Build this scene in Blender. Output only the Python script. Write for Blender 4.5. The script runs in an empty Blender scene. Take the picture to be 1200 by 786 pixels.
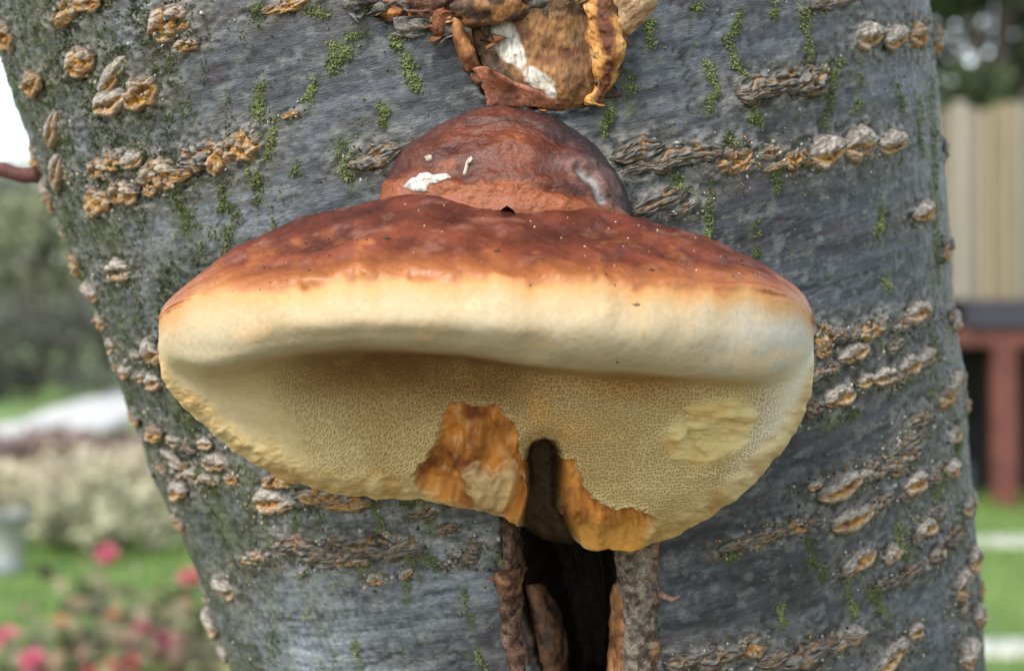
import bpy, math, random
import numpy as np
from mathutils import Matrix, Vector

sc = bpy.context.scene
col = sc.collection
random.seed(4)
RNG = np.random.default_rng(7)
R_ = math.radians

# ------------------------------------------------------------------ camera
CAMZ = 1.25                    # lens height above the lawn
FPX = 2200.0                   # focal length in pixels of a 1200 px wide picture
W, H = 1200.0, 786.0
cd = bpy.data.cameras.new('camera')
cam = bpy.data.objects.new('camera', cd)
col.objects.link(cam)
cam.location = (0, 0, CAMZ)
cam.rotation_euler = (R_(90), 0, 0)
cd.sensor_width = 36.0
cd.lens = FPX / W * 36.0
cd.clip_start = 0.02
cd.clip_end = 2000
cd.dof.use_dof = True
cd.dof.focus_distance = 0.642
cd.dof.aperture_fstop = 10.0
sc.camera = cam

# ------------------------------------------------------------------ sky + sun (thin overcast, soft light from front left)
SUN_EL, SUN_AZ = R_(42), R_(214)      # azimuth clockwise from +Y
wd = bpy.data.worlds.new('World')
sc.world = wd
wd.use_nodes = True
nt = wd.node_tree
nt.nodes.clear()
sky = nt.nodes.new('ShaderNodeTexSky')
sky.sky_type = 'NISHITA'
sky.sun_disc = False
sky.sun_elevation = SUN_EL
sky.sun_rotation = SUN_AZ
sky.air_density = 1.2
sky.dust_density = 1.0
sky.ozone_density = 1.0
bg = nt.nodes.new('ShaderNodeBackground')
bg.inputs['Strength'].default_value = 0.12
wo = nt.nodes.new('ShaderNodeOutputWorld')
hs = nt.nodes.new('ShaderNodeHueSaturation')      # thin cloud veil: a paler sky all round
hs.inputs['Saturation'].default_value = 0.5
nt.links.new(sky.outputs[0], hs.inputs['Color'])
nt.links.new(hs.outputs[0], bg.inputs[0])
nt.links.new(bg.outputs[0], wo.inputs[0])
sd = bpy.data.lights.new('sun', 'SUN')
sd.energy = 1.5
sd.angle = R_(15)
sd.color = (1.0, 0.94, 0.85)
so = bpy.data.objects.new('sun', sd)
col.objects.link(so)
sdir = Vector((math.sin(SUN_AZ) * math.cos(SUN_EL), math.cos(SUN_AZ) * math.cos(SUN_EL), math.sin(SUN_EL)))
so.rotation_euler = sdir.to_track_quat('Z', 'Y').to_euler()
so.location = (-2, -3, 5)
sc.view_settings.view_transform = 'Standard'
sc.view_settings.look = 'None'
sc.view_settings.gamma = 1.0
sc.view_settings.use_curve_mapping = False
sc.view_settings.exposure = 1.45
sc.cycles.use_denoising = True
sc.cycles.use_adaptive_sampling = False
sc.cycles.max_bounces = 6
sc.cycles.sample_clamp_indirect = 6.0

# ------------------------------------------------------------------ numeric helpers
def sstep(a, b, x):
    t = np.clip((x - a) / (b - a), 0, 1)
    return t * t * (3 - 2 * t)

def _hash(ix, iy, iz, seed):
    h = (ix.astype(np.uint32) * np.uint32(374761393) + iy.astype(np.uint32) * np.uint32(668265263)
         + iz.astype(np.uint32) * np.uint32(2147483647) + np.uint32(seed * 362437 + 11))
    h = (h ^ (h >> np.uint32(13))) * np.uint32(1274126177)
    h = (h ^ (h >> np.uint32(16))) * np.uint32(2246822519)
    h ^= h >> np.uint32(15)
    return h.astype(np.float64) / 4294967295.0

def noise(x, y, z=0.0, seed=0):
    """value noise, -1..1"""
    x, y, z = np.broadcast_arrays(np.asarray(x, float), np.asarray(y, float), np.asarray(z, float))
    fx, fy, fz = np.floor(x), np.floor(y), np.floor(z)
    ix, iy, iz = fx.astype(np.int64), fy.astype(np.int64), fz.astype(np.int64)
    u, v, w = x - fx, y - fy, z - fz
    u = u * u * u * (u * (u * 6 - 15) + 10); v = v * v * v * (v * (v * 6 - 15) + 10); w = w * w * w * (w * (w * 6 - 15) + 10)
    r = 0
    for a in (0, 1):
        for b in (0, 1):
            for c in (0, 1):
                k = (u if a else 1 - u) * (v if b else 1 - v) * (w if c else 1 - w)
                r = r + k * _hash(ix + a, iy + b, iz + c, seed)
    return r * 2 - 1

def fbm(x, y, z=0.0, seed=0, o=4, lac=2.03, g=0.5):
    r = 0; a = 1.0; t = 0
    for i in range(o):
        r = r + a * noise(x, y, z, seed + i * 17)
        t += a; a *= g
        x = x * lac; y = y * lac; z = z * lac
    return r / t

def srgb(r, g, b):
    c = np.array([r, g, b], float) / 255.0
    return np.where(c <= 0.04045, c / 12.92, ((c + 0.055) / 1.055) ** 2.4)

def lerp(a, b, t):
    t = np.asarray(t)
    if np.ndim(a) > 0 or np.ndim(b) > 0:
        t = t[..., None]
    return np.asarray(a) * (1 - t) + np.asarray(b) * t

def poly_sd(px, py, poly):
    """signed distance to a polygon in the same units, positive inside"""
    poly = np.array(poly, float)
    d = np.full(px.shape, 1e9); inside = np.zeros(px.shape, bool)
    n = len(poly)
    for i in range(n):
        ax, ay = poly[i]; bx, by = poly[(i + 1) % n]
        ex, ey = bx - ax, by - ay
        wx, wy = px - ax, py - ay
        t = np.clip((wx * ex + wy * ey) / (ex * ex + ey * ey + 1e-9), 0, 1)
        d = np.minimum(d, (wx - ex * t) ** 2 + (wy - ey * t) ** 2)
        c = ((ay > py) != (by > py)) & (px < (bx - ax) * (py - ay) / (by - ay + 1e-12) + ax)
        inside ^= c
    d = np.sqrt(d)
    return np.where(inside, d, -d)

def seg_d(px, py, pts):
    d = np.full(px.shape, 1e9)
    for (ax, ay), (bx, by) in zip(pts[:-1], pts[1:]):
        ex, ey = bx - ax, by - ay
        t = np.clip(((px - ax) * ex + (py - ay) * ey) / (ex * ex + ey * ey + 1e-9), 0, 1)
        d = np.minimum(d, np.hypot(px - ax - ex * t, py - ay - ey * t))
    return d

def catmull_w(n_ctrl, t):
    """matrix of Catmull-Rom weights: len(t) x n_ctrl, t in 0..n_ctrl-1"""
    M = np.zeros((len(t), n_ctrl))
    i = np.clip(np.floor(t).astype(int), 0, n_ctrl - 2)
    f = t - i
    w = [-.5 * f + f ** 2 - .5 * f ** 3, 1 - 2.5 * f ** 2 + 1.5 * f ** 3, .5 * f + 2 * f ** 2 - 1.5 * f ** 3, -.5 * f ** 2 + .5 * f ** 3]
    r = np.arange(len(t))
    for k in range(4):
        j = i + k - 1
        lo = j < 0; hi = j > n_ctrl - 1; ok = ~(lo | hi)
        np.add.at(M, (r[ok], j[ok]), w[k][ok])
        np.add.at(M, (r[lo], np.zeros(lo.sum(), int)), 2 * w[k][lo]); np.add.at(M, (r[lo], np.ones(lo.sum(), int)), -w[k][lo])
        np.add.at(M, (r[hi], np.full(hi.sum(), n_ctrl - 1)), 2 * w[k][hi]); np.add.at(M, (r[hi], np.full(hi.sum(), n_ctrl - 2)), -w[k][hi])
    return M

def unproj(px, py, depth):
    px, py, depth = np.broadcast_arrays(np.asarray(px, float), np.asarray(py, float), np.asarray(depth, float))
    return np.stack([(px - W / 2) / FPX * depth, depth, CAMZ - (py - H / 2) / FPX * depth], -1)

def proj(P):
    return W / 2 + FPX * P[..., 0] / P[..., 1], H / 2 - FPX * (P[..., 2] - CAMZ) / P[..., 1]

# ------------------------------------------------------------------ mesh helpers
def mesh_data(name, V, F, cols=None, attrs=None, uv=None, normals=None, smooth=True):
    """V (n,3), F (m,3|4) arrays"""
    V = np.asarray(V, np.float32); F = np.asarray(F, np.int32)
    me = bpy.data.meshes.new(name)
    k = F.shape[1]
    me.vertices.add(len(V)); me.vertices.foreach_set('co', V.ravel())
    me.loops.add(F.size); me.loops.foreach_set('vertex_index', F.ravel())
    me.polygons.add(len(F))
    me.polygons.foreach_set('loop_start', np.arange(0, F.size, k, dtype=np.int32))
    me.polygons.foreach_set('use_smooth', np.full(len(F), smooth))
    me.update(calc_edges=True)
    if cols is not None:
        a = me.attributes.new('Col', 'FLOAT_COLOR', 'POINT')
        c4 = np.ones((len(V), 4), np.float32); c4[:, :3] = np.clip(cols, 0, 1)
        a.data.foreach_set('color', c4.ravel())
    for nme, arr in (attrs or {}).items():
        a = me.attributes.new(nme, 'FLOAT', 'POINT'); a.data.foreach_set('value', np.asarray(arr, np.float32))
    if uv is not None:
        l = me.uv_layers.new(name='UVMap')
        l.data.foreach_set('uv', np.asarray(uv, np.float32)[F.ravel()].ravel())
    if normals is not None:
        me.normals_split_custom_set_from_vertices([tuple(x) for x in normals])
    return me

ROOT = {}
def place(name, me, mat, parent=None):
    o = bpy.data.objects.new(name, me)
    col.objects.link(o)
    if mat is not None and not me.materials:
        me.materials.append(mat)
    if parent is not None:
        o.parent = parent
    return o

def world_loc(o):
    v = Vector((0, 0, 0))
    while o is not None:
        v = v + o.location; o = o.parent
    return np.array(v)

def part(name, V, F, mat, parent=None, **kw):
    if parent is not None:
        V = np.asarray(V, float) - world_loc(parent)
    return place(name, mesh_data(name, V, F, **kw), mat, parent)

def thing(name, label, cat, loc, group=None):
    o = bpy.data.objects.new(name, None)
    col.objects.link(o)
    o.empty_display_size = 0.05
    o.location = loc
    return tag(o, label, cat, group)

def tag(o, label=None, cat=None, group=None, kind=None):
    if label: o['label'] = label
    if cat: o['category'] = cat
    if group: o['group'] = group
    if kind: o['kind'] = kind
    return o

def grid_faces(nu, nv, wrap_u=False):
    """vertex index = v*nu+u"""
    u = np.arange(nu if wrap_u else nu - 1); v = np.arange(nv - 1)
    U, Vv = np.meshgrid(u, v)
    U2 = (U + 1) % nu
    return np.stack([Vv * nu + U, Vv * nu + U2, (Vv + 1) * nu + U2, (Vv + 1) * nu + U], -1).reshape(-1, 4)

def vnormals(V, F):
    n = np.cross(V[F[:, 2]] - V[F[:, 0]], V[F[:, 3 % F.shape[1]]] - V[F[:, 1]]) if F.shape[1] == 4 else np.cross(V[F[:, 1]] - V[F[:, 0]], V[F[:, 2]] - V[F[:, 0]])
    N = np.zeros_like(V)
    for k in range(F.shape[1]):
        for c in range(3):
            N[:, c] += np.bincount(F[:, k], n[:, c], len(V))
    return N / (np.linalg.norm(N, axis=1, keepdims=True) + 1e-20)

def submesh(V, F, fmask):
    f = F[fmask]; idx = np.unique(f)
    m = np.full(len(V), -1); m[idx] = np.arange(len(idx))
    return idx, m[f]

def box(x0, x1, y0, y1, z0, z1, b=0.004):
    """bevelled box"""
    V = []; 
    s = [(x0, x1), (y0, y1), (z0, z1)]
    c = np.array([[x0 + x1, y0 + y1, z0 + z1]]) / 2
    h = np.array([x1 - x0, y1 - y0, z1 - z0]) / 2
    b = min(b, h.min() * .4)
    F = []
    ids = {}
    for ax in range(3):
        for sg in (-1, 1):
            for i in (-1, 1):
                for j in (-1, 1):
                    p = [0, 0, 0]; p[ax] = sg * h[ax]
                    p[(ax + 1) % 3] = i * (h[(ax + 1) % 3] - b); p[(ax + 2) % 3] = j * (h[(ax + 2) % 3] - b)
                    ids[(ax, sg, i, j)] = len(V); V.append(p)
    def fa(l): F.append(l)
    for ax in range(3):
        for sg in (-1, 1):
            q = [ids[(ax, sg, -1, -1)], ids[(ax, sg, 1, -1)], ids[(ax, sg, 1, 1)], ids[(ax, sg, -1, 1)]]
            fa(q if sg > 0 else q[::-1])
    for ax in range(3):           # edge strips between face ax and ax+1
        bx = (ax + 1) % 3
        for sa in (-1, 1):
            for sb in (-1, 1):
                q = [ids[(ax, sa, sb, -1)], ids[(bx, sb, -1, sa)], ids[(bx, sb, 1, sa)], ids[(ax, sa, sb, 1)]]
                fa(q if sa * sb < 0 else q[::-1])
    for sx in (-1, 1):
        for sy in (-1, 1):
            for sz in (-1, 1):
                t = [ids[(0, sx, sy, sz)], ids[(1, sy, sz, sx)], ids[(2, sz, sx, sy)]]
                fa((t if sx * sy * sz > 0 else t[::-1]) + [t[-1] if sx * sy * sz > 0 else t[0]])
    F = [[f[0], f[1], f[2], f[2]] if len(set(f)) == 3 else f for f in F]
    quads = [f for f in F if len(set(f)) == 4]
    tris = [f for f in F if len(set(f)) == 3]
    T = []
    for q in quads: T += [[q[0], q[1], q[2]], [q[0], q[2], q[3]]]
    for f in tris:
        T.append(list(dict.fromkeys(f)))
    return np.array(V) + c, np.array(T)

def tube(pts, rad, n=8, cap=True):
    pts = np.array(pts, float); rad = np.broadcast_to(np.asarray(rad, float), (len(pts),))
    T = np.gradient(pts, axis=0); T /= np.linalg.norm(T, axis=1, keepdims=True) + 1e-12
    up = np.array([0.31, 0.17, 0.93]); 
    A = np.cross(T, up); A /= np.linalg.norm(A, axis=1, keepdims=True) + 1e-12
    B = np.cross(T, A)
    a = np.linspace(0, 2 * np.pi, n, endpoint=False)
    V = pts[:, None] + rad[:, None, None] * (np.cos(a)[None, :, None] * A[:, None] + np.sin(a)[None, :, None] * B[:, None])
    V = V.reshape(-1, 3)
    F = grid_faces(n, len(pts), True)
    T3 = np.concatenate([F[:, [0, 1, 2]], F[:, [0, 2, 3]]])
    if cap:
        k = len(V); V = np.concatenate([V, pts[:1], pts[-1:]])
        i = np.arange(n); j = (i + 1) % n; o = (len(pts) - 1) * n
        T3 = np.concatenate([T3, np.stack([j, i, np.full(n, k)], 1), np.stack([o + i, o + j, np.full(n, k + 1)], 1)])
    return V, T3

def join(parts):
    Vs, Fs, n = [], [], 0
    for V, F in parts:
        Vs.append(V); Fs.append(np.asarray(F) + n); n += len(V)
    return np.concatenate(Vs), np.concatenate(Fs)

# ------------------------------------------------------------------ materials
def new_mat(name):
    m = bpy.data.materials.new(name); m.use_nodes = True
    nt = m.node_tree; b = nt.nodes['Principled BSDF']
    return m, nt, b

def nnode(nt, t, **kw):
    n = nt.nodes.new(t)
    for k, v in kw.items(): setattr(n, k, v)
    return n

def attr_mat(name, rough=0.6, rvar=0.15, nscale=900, nstretch=(1, 1, 1), cvar=0.25, bump=0.3, bdist=0.0006, use_uv=False, spec=0.4, coat=0, extra_scale=None):
    """colour attribute x procedural grain, with procedural fine relief"""
    m, nt, b = new_mat(name)
    at = nnode(nt, 'ShaderNodeAttribute', attribute_name='Col')
    tc = nnode(nt, 'ShaderNodeTexCoord')
    mp = nnode(nt, 'ShaderNodeMapping'); mp.inputs['Scale'].default_value = nstretch
    nt.links.new(tc.outputs['UV' if use_uv else 'Object'], mp.inputs[0])
    nz = nnode(nt, 'ShaderNodeTexNoise'); nz.inputs['Scale'].default_value = nscale; nz.inputs['Detail'].default_value = 5; nz.inputs['Roughness'].default_value = 0.65
    nt.links.new(mp.outputs[0], nz.inputs['Vector'])
    mr = nnode(nt, 'ShaderNodeMapRange'); mr.inputs[1].default_value = 0.3; mr.inputs[2].default_value = 0.7; mr.inputs[3].default_value = 1 - cvar; mr.inputs[4].default_value = 1 + cvar
    nt.links.new(nz.outputs[0], mr.inputs[0])
    mx = nnode(nt, 'ShaderNodeVectorMath', operation='SCALE')
    nt.links.new(at.outputs['Color'], mx.inputs[0]); nt.links.new(mr.outputs[0], mx.inputs['Scale'])
    nt.links.new(mx.outputs[0], b.inputs['Base Color'])
    rr = nnode(nt, 'ShaderNodeMapRange'); rr.inputs[1].default_value = 0.3; rr.inputs[2].default_value = 0.7; rr.inputs[3].default_value = rough - rvar; rr.inputs[4].default_value = rough + rvar
    nt.links.new(nz.outputs[0], rr.inputs[0]); nt.links.new(rr.outputs[0], b.inputs['Roughness'])
    b.inputs['Specular IOR Level'].default_value = spec
    b.inputs['Coat Weight'].default_value = coat
    bp = nnode(nt, 'ShaderNodeBump'); bp.inputs['Strength'].default_value = bump; bp.inputs['Distance'].default_value = bdist
    nt.links.new(nz.outputs[0], bp.inputs['Height']); nt.links.new(bp.outputs[0], b.inputs['Normal'])
    return m

def plain_mat(name, c, rough=0.7, nscale=8, cvar=0.3, bump=0.2, stretch=(1, 1, 1), spec=0.3, c2=None):
    m, nt, b = new_mat(name)
    tc = nnode(nt, 'ShaderNodeTexCoord')
    mp = nnode(nt, 'ShaderNodeMapping'); mp.inputs['Scale'].default_value = stretch
    nt.links.new(tc.outputs['Object'], mp.inputs[0])
    nz = nnode(nt, 'ShaderNodeTexNoise'); nz.inputs['Scale'].default_value = nscale; nz.inputs['Detail'].default_value = 4
    nt.links.new(mp.outputs[0], nz.inputs['Vector'])
    rp = nnode(nt, 'ShaderNodeValToRGB')
    c = np.array(c); c2 = np.array(c2) if c2 is not None else c * (1 + cvar)
    rp.color_ramp.elements[0].position = 0.3; rp.color_ramp.elements[1].position = 0.7
    rp.color_ramp.elements[0].color = (*np.clip(c * (1 - cvar), 0, 1), 1); rp.color_ramp.elements[1].color = (*np.clip(c2, 0, 1), 1)
    nt.links.new(nz.outputs[0], rp.inputs[0]); nt.links.new(rp.outputs[0], b.inputs['Base Color'])
    b.inputs['Roughness'].default_value = rough; b.inputs['Specular IOR Level'].default_value = spec
    bp = nnode(nt, 'ShaderNodeBump'); bp.inputs['Strength'].default_value = bump; bp.inputs['Distance'].default_value = 0.02
    nt.links.new(nz.outputs[0], bp.inputs['Height']); nt.links.new(bp.outputs[0], b.inputs['Normal'])
    return m

M_bark = attr_mat('bark', rough=0.48, rvar=0.14, nscale=1, nstretch=(330, 2100, 1), cvar=0.42, bump=0.6, bdist=0.0006, use_uv=True, spec=0.45)
def bark_grain(m):
    nt = m.node_tree; b = nt.nodes['Principled BSDF']
    tc = nnode(nt, 'ShaderNodeTexCoord'); mp = nnode(nt, 'ShaderNodeMapping'); mp.inputs['Scale'].default_value = (420, 900, 1)
    nt.links.new(tc.outputs['UV'], mp.inputs[0])
    nz = nnode(nt, 'ShaderNodeTexNoise'); nz.inputs['Scale'].default_value = 1; nz.inputs['Detail'].default_value = 6; nz.inputs['Roughness'].default_value = .75
    nt.links.new(mp.outputs[0], nz.inputs['Vector'])
    mr = nnode(nt, 'ShaderNodeMapRange'); mr.inputs[1].default_value = .3; mr.inputs[2].default_value = .72; mr.inputs[3].default_value = .6; mr.inputs[4].default_value = 1.5
    nt.links.new(nz.outputs[0], mr.inputs[0])
    src = b.inputs['Base Color'].links[0].from_socket
    mx = nnode(nt, 'ShaderNodeVectorMath', operation='SCALE'); nt.links.new(src, mx.inputs[0]); nt.links.new(mr.outputs[0], mx.inputs['Scale'])
    nt.links.new(mx.outputs[0], b.inputs['Base Color'])
    old = b.inputs['Normal'].links[0].from_socket
    bp = nnode(nt, 'ShaderNodeBump'); bp.inputs['Strength'].default_value = .55; bp.inputs['Distance'].default_value = .0008
    nt.links.new(nz.outputs[0], bp.inputs['Height']); nt.links.new(old, bp.inputs['Normal']); nt.links.new(bp.outputs[0], b.inputs['Normal'])
bark_grain(M_bark)
M_cork = attr_mat('cork', rough=0.8, nscale=4, nstretch=(1, 3, 3), cvar=0.35, bump=0.6, bdist=0.06, spec=0.2)
M_moss = attr_mat('moss', rough=0.9, nscale=1500, cvar=0.25, bump=0.3, spec=0.15)
M_wood = attr_mat('torn_wood', rough=0.6, nscale=420, nstretch=(2.2, 2.2, 0.7), cvar=0.42, bump=0.8, bdist=0.0009, spec=0.35)
M_oldwood = attr_mat('rough_bark', rough=0.85, nscale=1100, cvar=0.6, bump=1.0, bdist=0.0012, spec=0.2)
M_hump = attr_mat('fungus_crust_old', rough=0.38, rvar=0.16, nscale=560, nstretch=(1, 1, 1.6), cvar=0.34, bump=0.8, bdist=0.0007, spec=0.4)
M_flake = attr_mat('flake', rough=0.85, nscale=520, cvar=0.4, bump=0.8, bdist=.0008)
M_leaf = attr_mat('leaf', rough=0.6, nscale=30, cvar=0.2, bump=0.1, spec=0.3)

def fungus_mat():
    m, nt, b = new_mat('fungus_skin')
    at = nnode(nt, 'ShaderNodeAttribute', attribute_name='Col')
    pa = nnode(nt, 'ShaderNodeAttribute', attribute_name='pore')
    cr = nnode(nt, 'ShaderNodeAttribute', attribute_name='crust')
    tc = nnode(nt, 'ShaderNodeTexCoord')
    # warp so that the pore rows wander
    wn = nnode(nt, 'ShaderNodeTexNoise'); wn.inputs['Scale'].default_value = 70; wn.inputs['Detail'].default_value = 2
    nt.links.new(tc.outputs['Object'], wn.inputs['Vector'])
    sc_ = nnode(nt, 'ShaderNodeVectorMath', operation='SCALE'); sc_.inputs['Scale'].default_value = 0.0022
    nt.links.new(wn.outputs['Color'], sc_.inputs[0])
    ad = nnode(nt, 'ShaderNodeVectorMath', operation='ADD')
    nt.links.new(tc.outputs['UV'], ad.inputs[0]); nt.links.new(sc_.outputs[0], ad.inputs[1])
    vo = nnode(nt, 'ShaderNodeTexVoronoi'); vo.voronoi_dimensions = '2D'; vo.inputs['Scale'].default_value = 880; vo.inputs['Randomness'].default_value = 0.6
    nt.links.new(ad.outputs[0], vo.inputs['Vector'])
    pit = nnode(nt, 'ShaderNodeMapRange', interpolation_type='SMOOTHSTEP'); pit.inputs[1].default_value = 0.08; pit.inputs[2].default_value = 0.4; pit.inputs[3].default_value = 0; pit.inputs[4].default_value = 1
    nt.links.new(vo.outputs['Distance'], pit.inputs[0])
    # pore mouths are coloured browner than the ridges between
    inv = nnode(nt, 'ShaderNodeMath', operation='SUBTRACT'); inv.inputs[0].default_value = 1; nt.links.new(pit.outputs[0], inv.inputs[1])
    pm = nnode(nt, 'ShaderNodeMath', operation='MULTIPLY'); nt.links.new(inv.outputs[0], pm.inputs[0]); nt.links.new(pa.outputs['Fac'], pm.inputs[1])
    pm2 = nnode(nt, 'ShaderNodeMath', operation='MULTIPLY'); nt.links.new(pm.outputs[0], pm2.inputs[0]); pm2.inputs[1].default_value = 0.42
    nz = nnode(nt, 'ShaderNodeTexNoise'); nz.inputs['Scale'].default_value = 620; nz.inputs['Detail'].default_value = 5; nz.inputs['Roughness'].default_value = 0.65
    nt.links.new(tc.outputs['Object'], nz.inputs['Vector'])
    mr = nnode(nt, 'ShaderNodeMapRange'); mr.inputs[1].default_value = 0.3; mr.inputs[2].default_value = 0.7; mr.inputs[3].default_value = 0.9; mr.inputs[4].default_value = 1.08
    nt.links.new(nz.outputs[0], mr.inputs[0])
    mx = nnode(nt, 'ShaderNodeVectorMath', operation='SCALE'); nt.links.new(at.outputs['Color'], mx.inputs[0]); nt.links.new(mr.outputs[0], mx.inputs['Scale'])
    mc = nnode(nt, 'ShaderNodeMix', data_type='RGBA', blend_type='MULTIPLY')
    nt.links.new(pm2.outputs[0], mc.inputs['Factor']); nt.links.new(mx.outputs[0], mc.inputs[6]); mc.inputs[7].default_value = (0.45, 0.32, 0.18, 1)
    nt.links.new(mc.outputs[2], b.inputs['Base Color'])
    rg = nnode(nt, 'ShaderNodeMapRange'); rg.inputs[3].default_value = 0.62; rg.inputs[4].default_value = 0.28
    nt.links.new(cr.outputs['Fac'], rg.inputs[0]); nt.links.new(rg.outputs[0], b.inputs['Roughness'])
    b.inputs['Specular IOR Level'].default_value = 0.4
    hp = nnode(nt, 'ShaderNodeMath', operation='MULTIPLY'); nt.links.new(pit.outputs[0], hp.inputs[0]); nt.links.new(pa.outputs['Fac'], hp.inputs[1])
    b1 = nnode(nt, 'ShaderNodeBump'); b1.inputs['Strength'].default_value = 0.85; b1.inputs['Distance'].default_value = 0.0005
    nt.links.new(hp.outputs[0], b1.inputs['Height'])
    b2 = nnode(nt, 'ShaderNodeBump'); bs = nnode(nt, 'ShaderNodeMapRange'); bs.inputs[3].default_value = .14; bs.inputs[4].default_value = .55; nt.links.new(cr.outputs['Fac'], bs.inputs[0]); nt.links.new(bs.outputs[0], b2.inputs['Strength']); b2.inputs['Distance'].default_value = 0.0006
    nt.links.new(nz.outputs[0], b2.inputs['Height']); nt.links.new(b1.outputs[0], b2.inputs['Normal'])
    nt.links.new(b2.outputs[0], b.inputs['Normal'])
    return m
M_fungus = fungus_mat()

K = FPX / 1287.0          # how much farther the garden lies than in the first survey
# ================================================================== the ground
def ground_mat():
    m, nt, b = new_mat('lawn')
    tc = nnode(nt, 'ShaderNodeTexCoord')
    n1 = nnode(nt, 'ShaderNodeTexNoise'); n1.inputs['Scale'].default_value = 0.9; n1.inputs['Detail'].default_value = 6
    nt.links.new(tc.outputs['Object'], n1.inputs['Vector'])
    rp = nnode(nt, 'ShaderNodeValToRGB')
    e = rp.color_ramp.elements
    e[0].position = 0.35; e[0].color = (0.075, 0.14, 0.03, 1)
    e[1].position = 0.7; e[1].color = (0.16, 0.24, 0.05, 1)
    nt.links.new(n1.outputs[0], rp.inputs[0]); nt.links.new(rp.outputs[0], b.inputs['Base Color'])
    b.inputs['Roughness'].default_value = 0.9
    return m
xs = np.concatenate([np.linspace(-300, -20, 12), np.linspace(-18, 18, 37), np.linspace(20, 300, 12)])
ys = np.concatenate([np.linspace(-60, -5, 8), np.linspace(-4, 40, 45), np.linspace(44, 600, 16)])
GX, GY = np.meshgrid(xs, ys)
GZ = 0.05 * noise(GX * .5, GY * .5, 0, 3) * sstep(1.5, 4, np.hypot(GX, GY - .7)) - 0.02
tag(part('lawn', np.stack([GX, GY, GZ], -1).reshape(-1, 3), grid_faces(len(xs), len(ys)), ground_mat()), kind='structure')

def ribbon(name, pts, width, z, mat, n=40):
    pts = np.array(pts, float); t = np.linspace(0, len(pts) - 1, n)
    C = catmull_w(len(pts), t) @ pts
    T = np.gradient(C, axis=0); T /= np.linalg.norm(T, axis=1, keepdims=True)
    Nn = np.stack([-T[:, 1], T[:, 0]], 1)
    s = np.linspace(-.5, .5, 7)
    P = C[:, None] + Nn[:, None] * s[None, :, None] * width * (1 + .08 * noise(t * 3, 0, 0, 5)[:, None, None])
    zz = z + 0.05 * noise(P[..., 0] * .5, P[..., 1] * .5, 0, 3) * sstep(1.5, 4, np.hypot(P[..., 0], P[..., 1] - .7)) - .02
    V = np.concatenate([P, zz[..., None]], -1)
    # skirts so the edge is a real step
    V = np.concatenate([V[:, :1] - [0, 0, .08], V, V[:, -1:] - [0, 0, .08]], 1)
    o = part(name, V.reshape(-1, 3), grid_faces(9, n), mat)
    return tag(o, kind='structure')
M_gravel = plain_mat('pale_gravel', (0.5, 0.49, 0.47), nscale=5, cvar=0.25)
M_slab = plain_mat('pale_concrete', (0.55, 0.54, 0.5), nscale=6, cvar=0.2)
ribbon('gravel_road', [(-6.6, 8 * K), (-6.0, 11.7 * K), (-6.1, 13.4 * K), (-6.4, 16 * K), (-7.3, 20.9 * K), (-8.1, 27 * K), (-8.6, 36 * K)], 1.7, 0.03, M_gravel)
ribbon('garden_path', [(0.8, 4.5 * K), (1.6, 4.45 * K), (2.6, 4.5 * K), (4.5, 4.8 * K)], 0.24 * K, 0.03, M_slab)
ribbon('garden_path', [(1.2, 6.9 * K), (3, 6.85 * K), (6, 7.1 * K)], 0.3 * K, 0.03, M_slab)

# unseen soil disc, added to turn the bounce under the fungus from green to brown
an = np.linspace(0, 2 * np.pi, 72, endpoint=False); rr_ = np.linspace(.05, 1, 14)
AN, RD = np.meshgrid(an, rr_)
sr = RD * (2.7 + .35 * noise(np.cos(AN) * 2, np.sin(AN) * 2, 0, 6))
sx, sy = np.cos(AN) * sr, .3 + np.sin(AN) * sr
gnd = 0.05 * noise(sx * .5, sy * .5, 0, 3) * sstep(1.5, 4, np.hypot(sx, sy - .7)) - 0.02
sz = gnd + .012 * noise(sx * 5, sy * 5, 0, 8) + .03 - .08 * sstep(.9, 1, RD)
M_bounce_soil = plain_mat('bounce_soil_brown', (.15, .11, .075), nscale=9, cvar=.45, c2=(.27, .20, .13))
tag(part('bounce_soil', np.stack([sx, sy, sz], -1).reshape(-1, 3), grid_faces(72, 14, True), M_bounce_soil), kind='structure')

# grass on the lawn near the tree
ng = 26000
gx = RNG.uniform(-4.5, 4.5, ng); gy = RNG.uniform(3.2, 9.0 * K, ng)
gz = 0.05 * noise(gx * .5, gy * .5, 0, 3) * sstep(1.5, 4, np.hypot(gx, gy - .7)) - .025
ga = RNG.uniform(0, 6.28, ng); gh = RNG.uniform(.05, .12, ng); gw = .006
bx, by = np.cos(ga) * gw, np.sin(ga) * gw
lx, ly = RNG.normal(0, .03, ng), RNG.normal(0, .03, ng)
GV = np.stack([np.stack([gx - bx, gy - by, gz], 1), np.stack([gx + bx, gy + by, gz], 1), np.stack([gx + lx, gy + ly, gz + gh], 1)], 1).reshape(-1, 3)
gc = lerp(np.array([.06, .14, .02]), np.array([.17, .26, .05]), RNG.random(ng))
tag(part('grass', GV, np.arange(ng * 3).reshape(-1, 3), M_leaf, cols=np.repeat(gc, 3, 0), smooth=False),
    'short green grass covering the lawn', 'grass', kind='stuff')

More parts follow.
